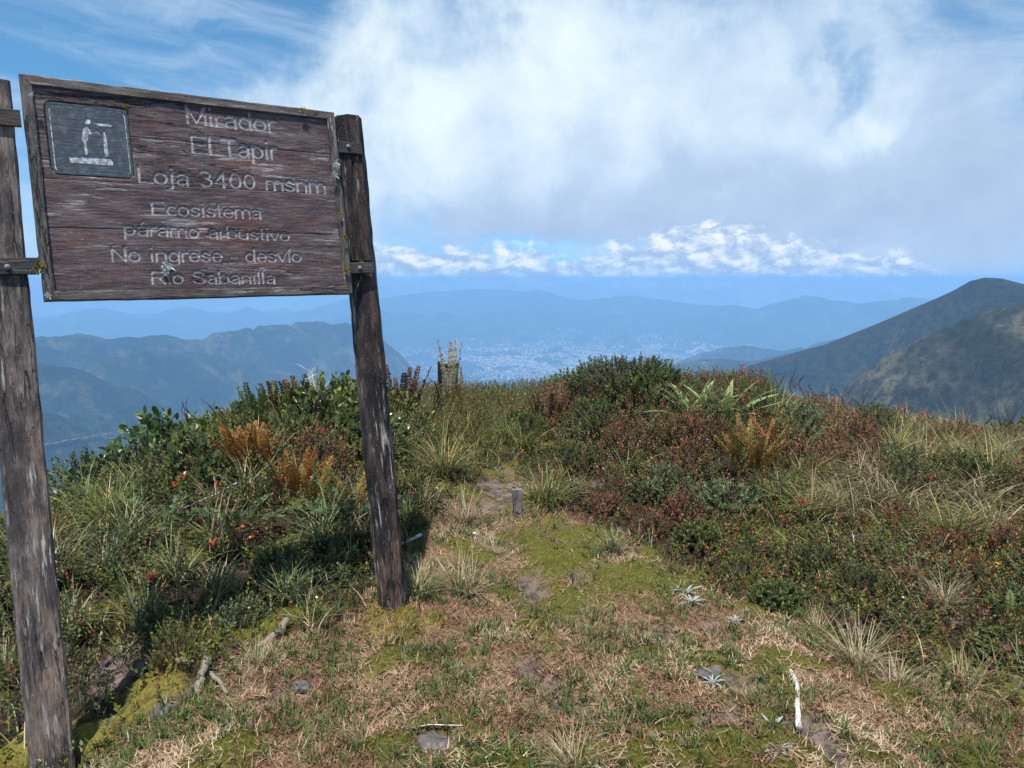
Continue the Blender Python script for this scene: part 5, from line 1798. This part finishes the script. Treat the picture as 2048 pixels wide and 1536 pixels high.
COVER = ['h_dark', 'h_red', 'h_olive', 'h_lime', 'h_grey']
x, y, px, py, dd = scatter_veg(43000)
x2, y2, px2, py2, dd2 = scatter_veg(30000)
k2 = (px2 > 1380) & (py2 > 1010)
x, y, px, py, dd = (np.concatenate([a, b[k2]]) for a, b in ((x, x2), (y, y2), (px, px2), (py, py2), (dd, dd2)))
left, mid_, cr = px < 790, (px >= 790) & (px < 1060), (px >= 1060) & (px < 1480) & (py < 1110)
ru = (px >= 1060) & ~cr & (py < 960)
patch = fbm(x * 1.6, y * 1.6, 3, 14)
u = np.clip(rng.random(len(x)) + patch * .35, 0, .999)
kidx = np.zeros(len(x), int)
for msk, w in ((left, [.25, .15, .27, .23, .10]), (mid_, [.25, .2, .35, .15, .05]), (cr, [.38, .46, .08, .0, .08]), (ru, [.22, .56, .16, .02, .04]), (~(left | mid_ | cr | ru), [.16, .30, .42, .06, .06])):
    cw = np.cumsum(w) / sum(w)
    kidx[msk] = np.searchsorted(cw, u[msk])
kidx = np.clip(kidx, 0, 4)
low = (px > 1400) & (py > 1020)
hh_ = np.where(low, .07 + .03 * np.minimum(dd, 1.5), np.where(left, np.minimum(.26, .07 + .2 * dd), np.where(px < 1520, np.minimum(.30, .07 + .17 * dd), np.minimum(.20, .07 + .12 * dd)))) * rng.uniform(.5, 1.25, len(x))
tips = np.stack([x, y, G(x, y) + hh_ + .01], -1)
axd = np.stack([rng.normal(0, .45, len(x)), rng.normal(0, .45, len(x)) - .1, np.full(len(x), 1.0)], -1)
parts, mi = [], []
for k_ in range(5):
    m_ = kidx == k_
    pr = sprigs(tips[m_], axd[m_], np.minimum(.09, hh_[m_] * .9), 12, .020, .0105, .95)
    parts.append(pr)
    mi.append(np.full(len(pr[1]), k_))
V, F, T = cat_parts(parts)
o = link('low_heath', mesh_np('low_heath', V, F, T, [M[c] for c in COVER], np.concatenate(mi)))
tag(o, 'low mixed heath carpet of tiny leaves covering both banks', 'heath', kind='stuff')
# stalks under the shoots
n_ = len(tips)
sel = rng.random(n_) < .5
b0 = np.stack([x, y, G(x, y) - .01], -1)[sel]
aa = rng.uniform(0, 6.28, sel.sum())
V, F, T = blades(b0, aa, hh_[sel] * 1.05, rng.uniform(0, .25, sel.sum()), rng.uniform(-.2, .3, sel.sum()), np.full(sel.sum(), .0032), 2, .3)
o = link('heath_stalks', mesh_np('heath_stalks', V, F, T, [M['twig']]))
tag(o, 'thin brown stalks under the low heath', 'stalks', kind='stuff')

# wild grass between the shrubs
x, y, px, py, dd = scatter_veg(9000)
kd = np.where(px < 790, 1, np.where(px < 1060, 0, np.where((px > 1560), 2, 0)))
kd = np.where(rng.random(len(x)) < .3, rng.integers(0, 3, len(x)), kd)
keep = (fbm(x * 1.3, y * 1.3, 3, 61) - .12 + np.where(px > 1600, .16, 0) + np.where((px > 790) & (px < 1080), .12, 0) + np.where((px > 1080) & (px < 1500), -.12, 0)) > 0
x, y, px, py, dd, kd = (a[keep] for a in (x, y, px, py, dd, kd))
nb = 7
bx = np.repeat(x, nb) + rng.normal(0, .018, len(x) * nb)
by = np.repeat(y, nb) + rng.normal(0, .018, len(x) * nb)
km = np.repeat(kd, nb)
n = len(bx)
base = np.stack([bx, by, G(bx, by) + .01], -1)
Lg = np.repeat(np.where((px > 1400) & (py > 1050), .16, np.minimum(.34, .16 + .10 * dd)), nb) * rng.uniform(.5, 1.2, n)
azg = np.where(np.repeat(px, nb) > 1500, rng.normal(3.3, 1.0, n), rng.uniform(0, 6.28, n))
parts, mi = [], []
for k_ in range(3):
    m_ = km == k_
    pr = blades(base[m_], azg[m_], Lg[m_], rng.uniform(.05, .7, m_.sum()), rng.uniform(.2, 1.5, m_.sum()), rng.uniform(.003, .0065, m_.sum()), 4, tint=rng.random(m_.sum()))
    parts.append(pr)
    mi.append(np.full(len(pr[1]), k_))
V, F, T = cat_parts(parts)
o = link('wild_grass', mesh_np('wild_grass', V, F, T, [M['t_green'], M['t_grey'], M['t_straw']], np.concatenate(mi)))
tag(o, 'wild green and straw grass growing between the shrubs', 'grass', kind='stuff')


def scatter_lawn(n, screen=.55, ymax=7.0):
    k_ = int(n * screen)
    sx, sy = rng.uniform(-60, 2110, k_), rng.uniform(1000, 1600, k_)
    d = FWD[None] * FPX + RIGHT[None] * (sx - CX)[:, None] - UP[None] * (sy - CY)[:, None]
    t = -1.6 / d[:, 2]
    x = np.concatenate([d[:, 0] * t, rng.uniform(-1.9, 3.6, n - k_)])
    y = np.concatenate([d[:, 1] * t, rng.uniform(2.0, ymax, n - k_)])
    ok, px, py = in_view(x, y)
    sd_ = lawn_sd(x, y)
    ok &= (sd_ + .10 * fbm(x * 5, y * 5, 3, 9)) > -.10
    return x[ok], y[ok], px[ok], py[ok]


def gz_at(x, y, mo, go, so):
    return G(x, y) + 0.030 * mo + 0.045 * go - 0.025 * so + 0.012 * fbm(x * 5, y * 5, 4, 21) + 0.006 * fbm(x * 22, y * 22, 3, 23)


# dry straw on the trodden turf
x, y, px, py = scatter_lawn(230000)
mo_, go_, so_ = ground_masks(x, y)
dens = (1 - .93 * mo_) * (1 - .95 * so_) * (1 - .6 * go_) * np.clip(.75 + .8 * fbm(x * 3.5, y * 3.5, 3, 71), .2, 1)
k_ = rng.random(len(x)) < dens
x, y, mo_, go_, so_ = (a[k_] for a in (x, y, mo_, go_, so_))
n = len(x)
tone = np.clip(.43 + .50 * fbm(x * 2.2, y * 2.2, 3, 72) + rng.normal(0, .26, n), 0, 1)
V, F, T = blades(np.stack([x, y, gz_at(x, y, mo_, go_, so_) + rng.uniform(0, .012, n)], -1), rng.uniform(0, 6.28, n), rng.uniform(.018, .055, n), rng.uniform(.7, 1.5, n), rng.uniform(-.2, .6, n), rng.uniform(.0022, .0048, n), 2, tint=tone)
o = link('dry_grass', mesh_np('dry_grass', V, F, T, [M['straw']]))
tag(o, 'matted dry tan grass covering the trodden turf', 'grass', kind='stuff')
# green tufts in the turf
x, y, px, py = scatter_lawn(17000, .5)
mo_, go_, so_ = ground_masks(x, y)
k_ = rng.random(len(x)) < (1 - .8 * mo_) * (1 - .8 * so_) * np.clip(.5 + 1.2 * fbm(x * 2.8, y * 2.8, 3, 88), 0.03, 1)
x, y, mo_, go_, so_ = (a[k_] for a in (x, y, mo_, go_, so_))
nb = 8
bx, by = np.repeat(x, nb) + rng.normal(0, .010, len(x) * nb), np.repeat(y, nb) + rng.normal(0, .010, len(x) * nb)
n = len(bx)
bz = np.repeat(gz_at(x, y, mo_, go_, so_), nb)
Lt = np.repeat(rng.uniform(.025, .075, len(x)), nb) * rng.uniform(.6, 1.2, n)
V, F, T = blades(np.stack([bx, by, bz], -1), rng.uniform(0, 6.28, n), Lt, rng.uniform(.1, .9, n), rng.uniform(0, .8, n), rng.uniform(.0035, .006, n), 3, tint=np.clip(np.repeat(rng.random(len(x)), nb) * .6 + rng.random(n) * .4, 0, 1))
o = link('turf_tufts', mesh_np('turf_tufts', V, F, T, [M['lawn_green']]))
tag(o, 'short green grass tufts dotted over the dry turf', 'grass', kind='stuff')
# moss pile
x, y, px, py = scatter_lawn(330000, .75)
mo_, go_, so_ = ground_masks(x, y)
k_ = (rng.random(len(x)) < mo_)
k2 = (rng.random(len(x)) < go_) & ~k_
for nm, sel, mt, ln, wd, lb in (('moss', k_, 'moss_green', .010, .0032, 'green moss mats on the turf'), ('golden_moss', k2, 'moss_gold', .016, .005, 'golden moss at the foot of the posts')):
    xs_, ys_ = x[sel], y[sel]
    n = len(xs_)
    base = np.stack([xs_, ys_, gz_at(xs_, ys_, mo_[sel], go_[sel], so_[sel]) - .002], -1)
    tone = np.clip(.5 + .6 * fbm(xs_ * 4, ys_ * 4, 3, 91) + rng.normal(0, .2, n), 0, 1)
    V, F, T = blades(base, rng.uniform(0, 6.28, n), ln * rng.uniform(.6, 1.5, n), rng.uniform(0, .8, n), rng.uniform(0, .6, n), np.full(n, wd), 1, tint=tone)
    o = link(nm, mesh_np(nm, V, F, T, [M[mt]]))
    tag(o, lb, 'moss', kind='stuff')
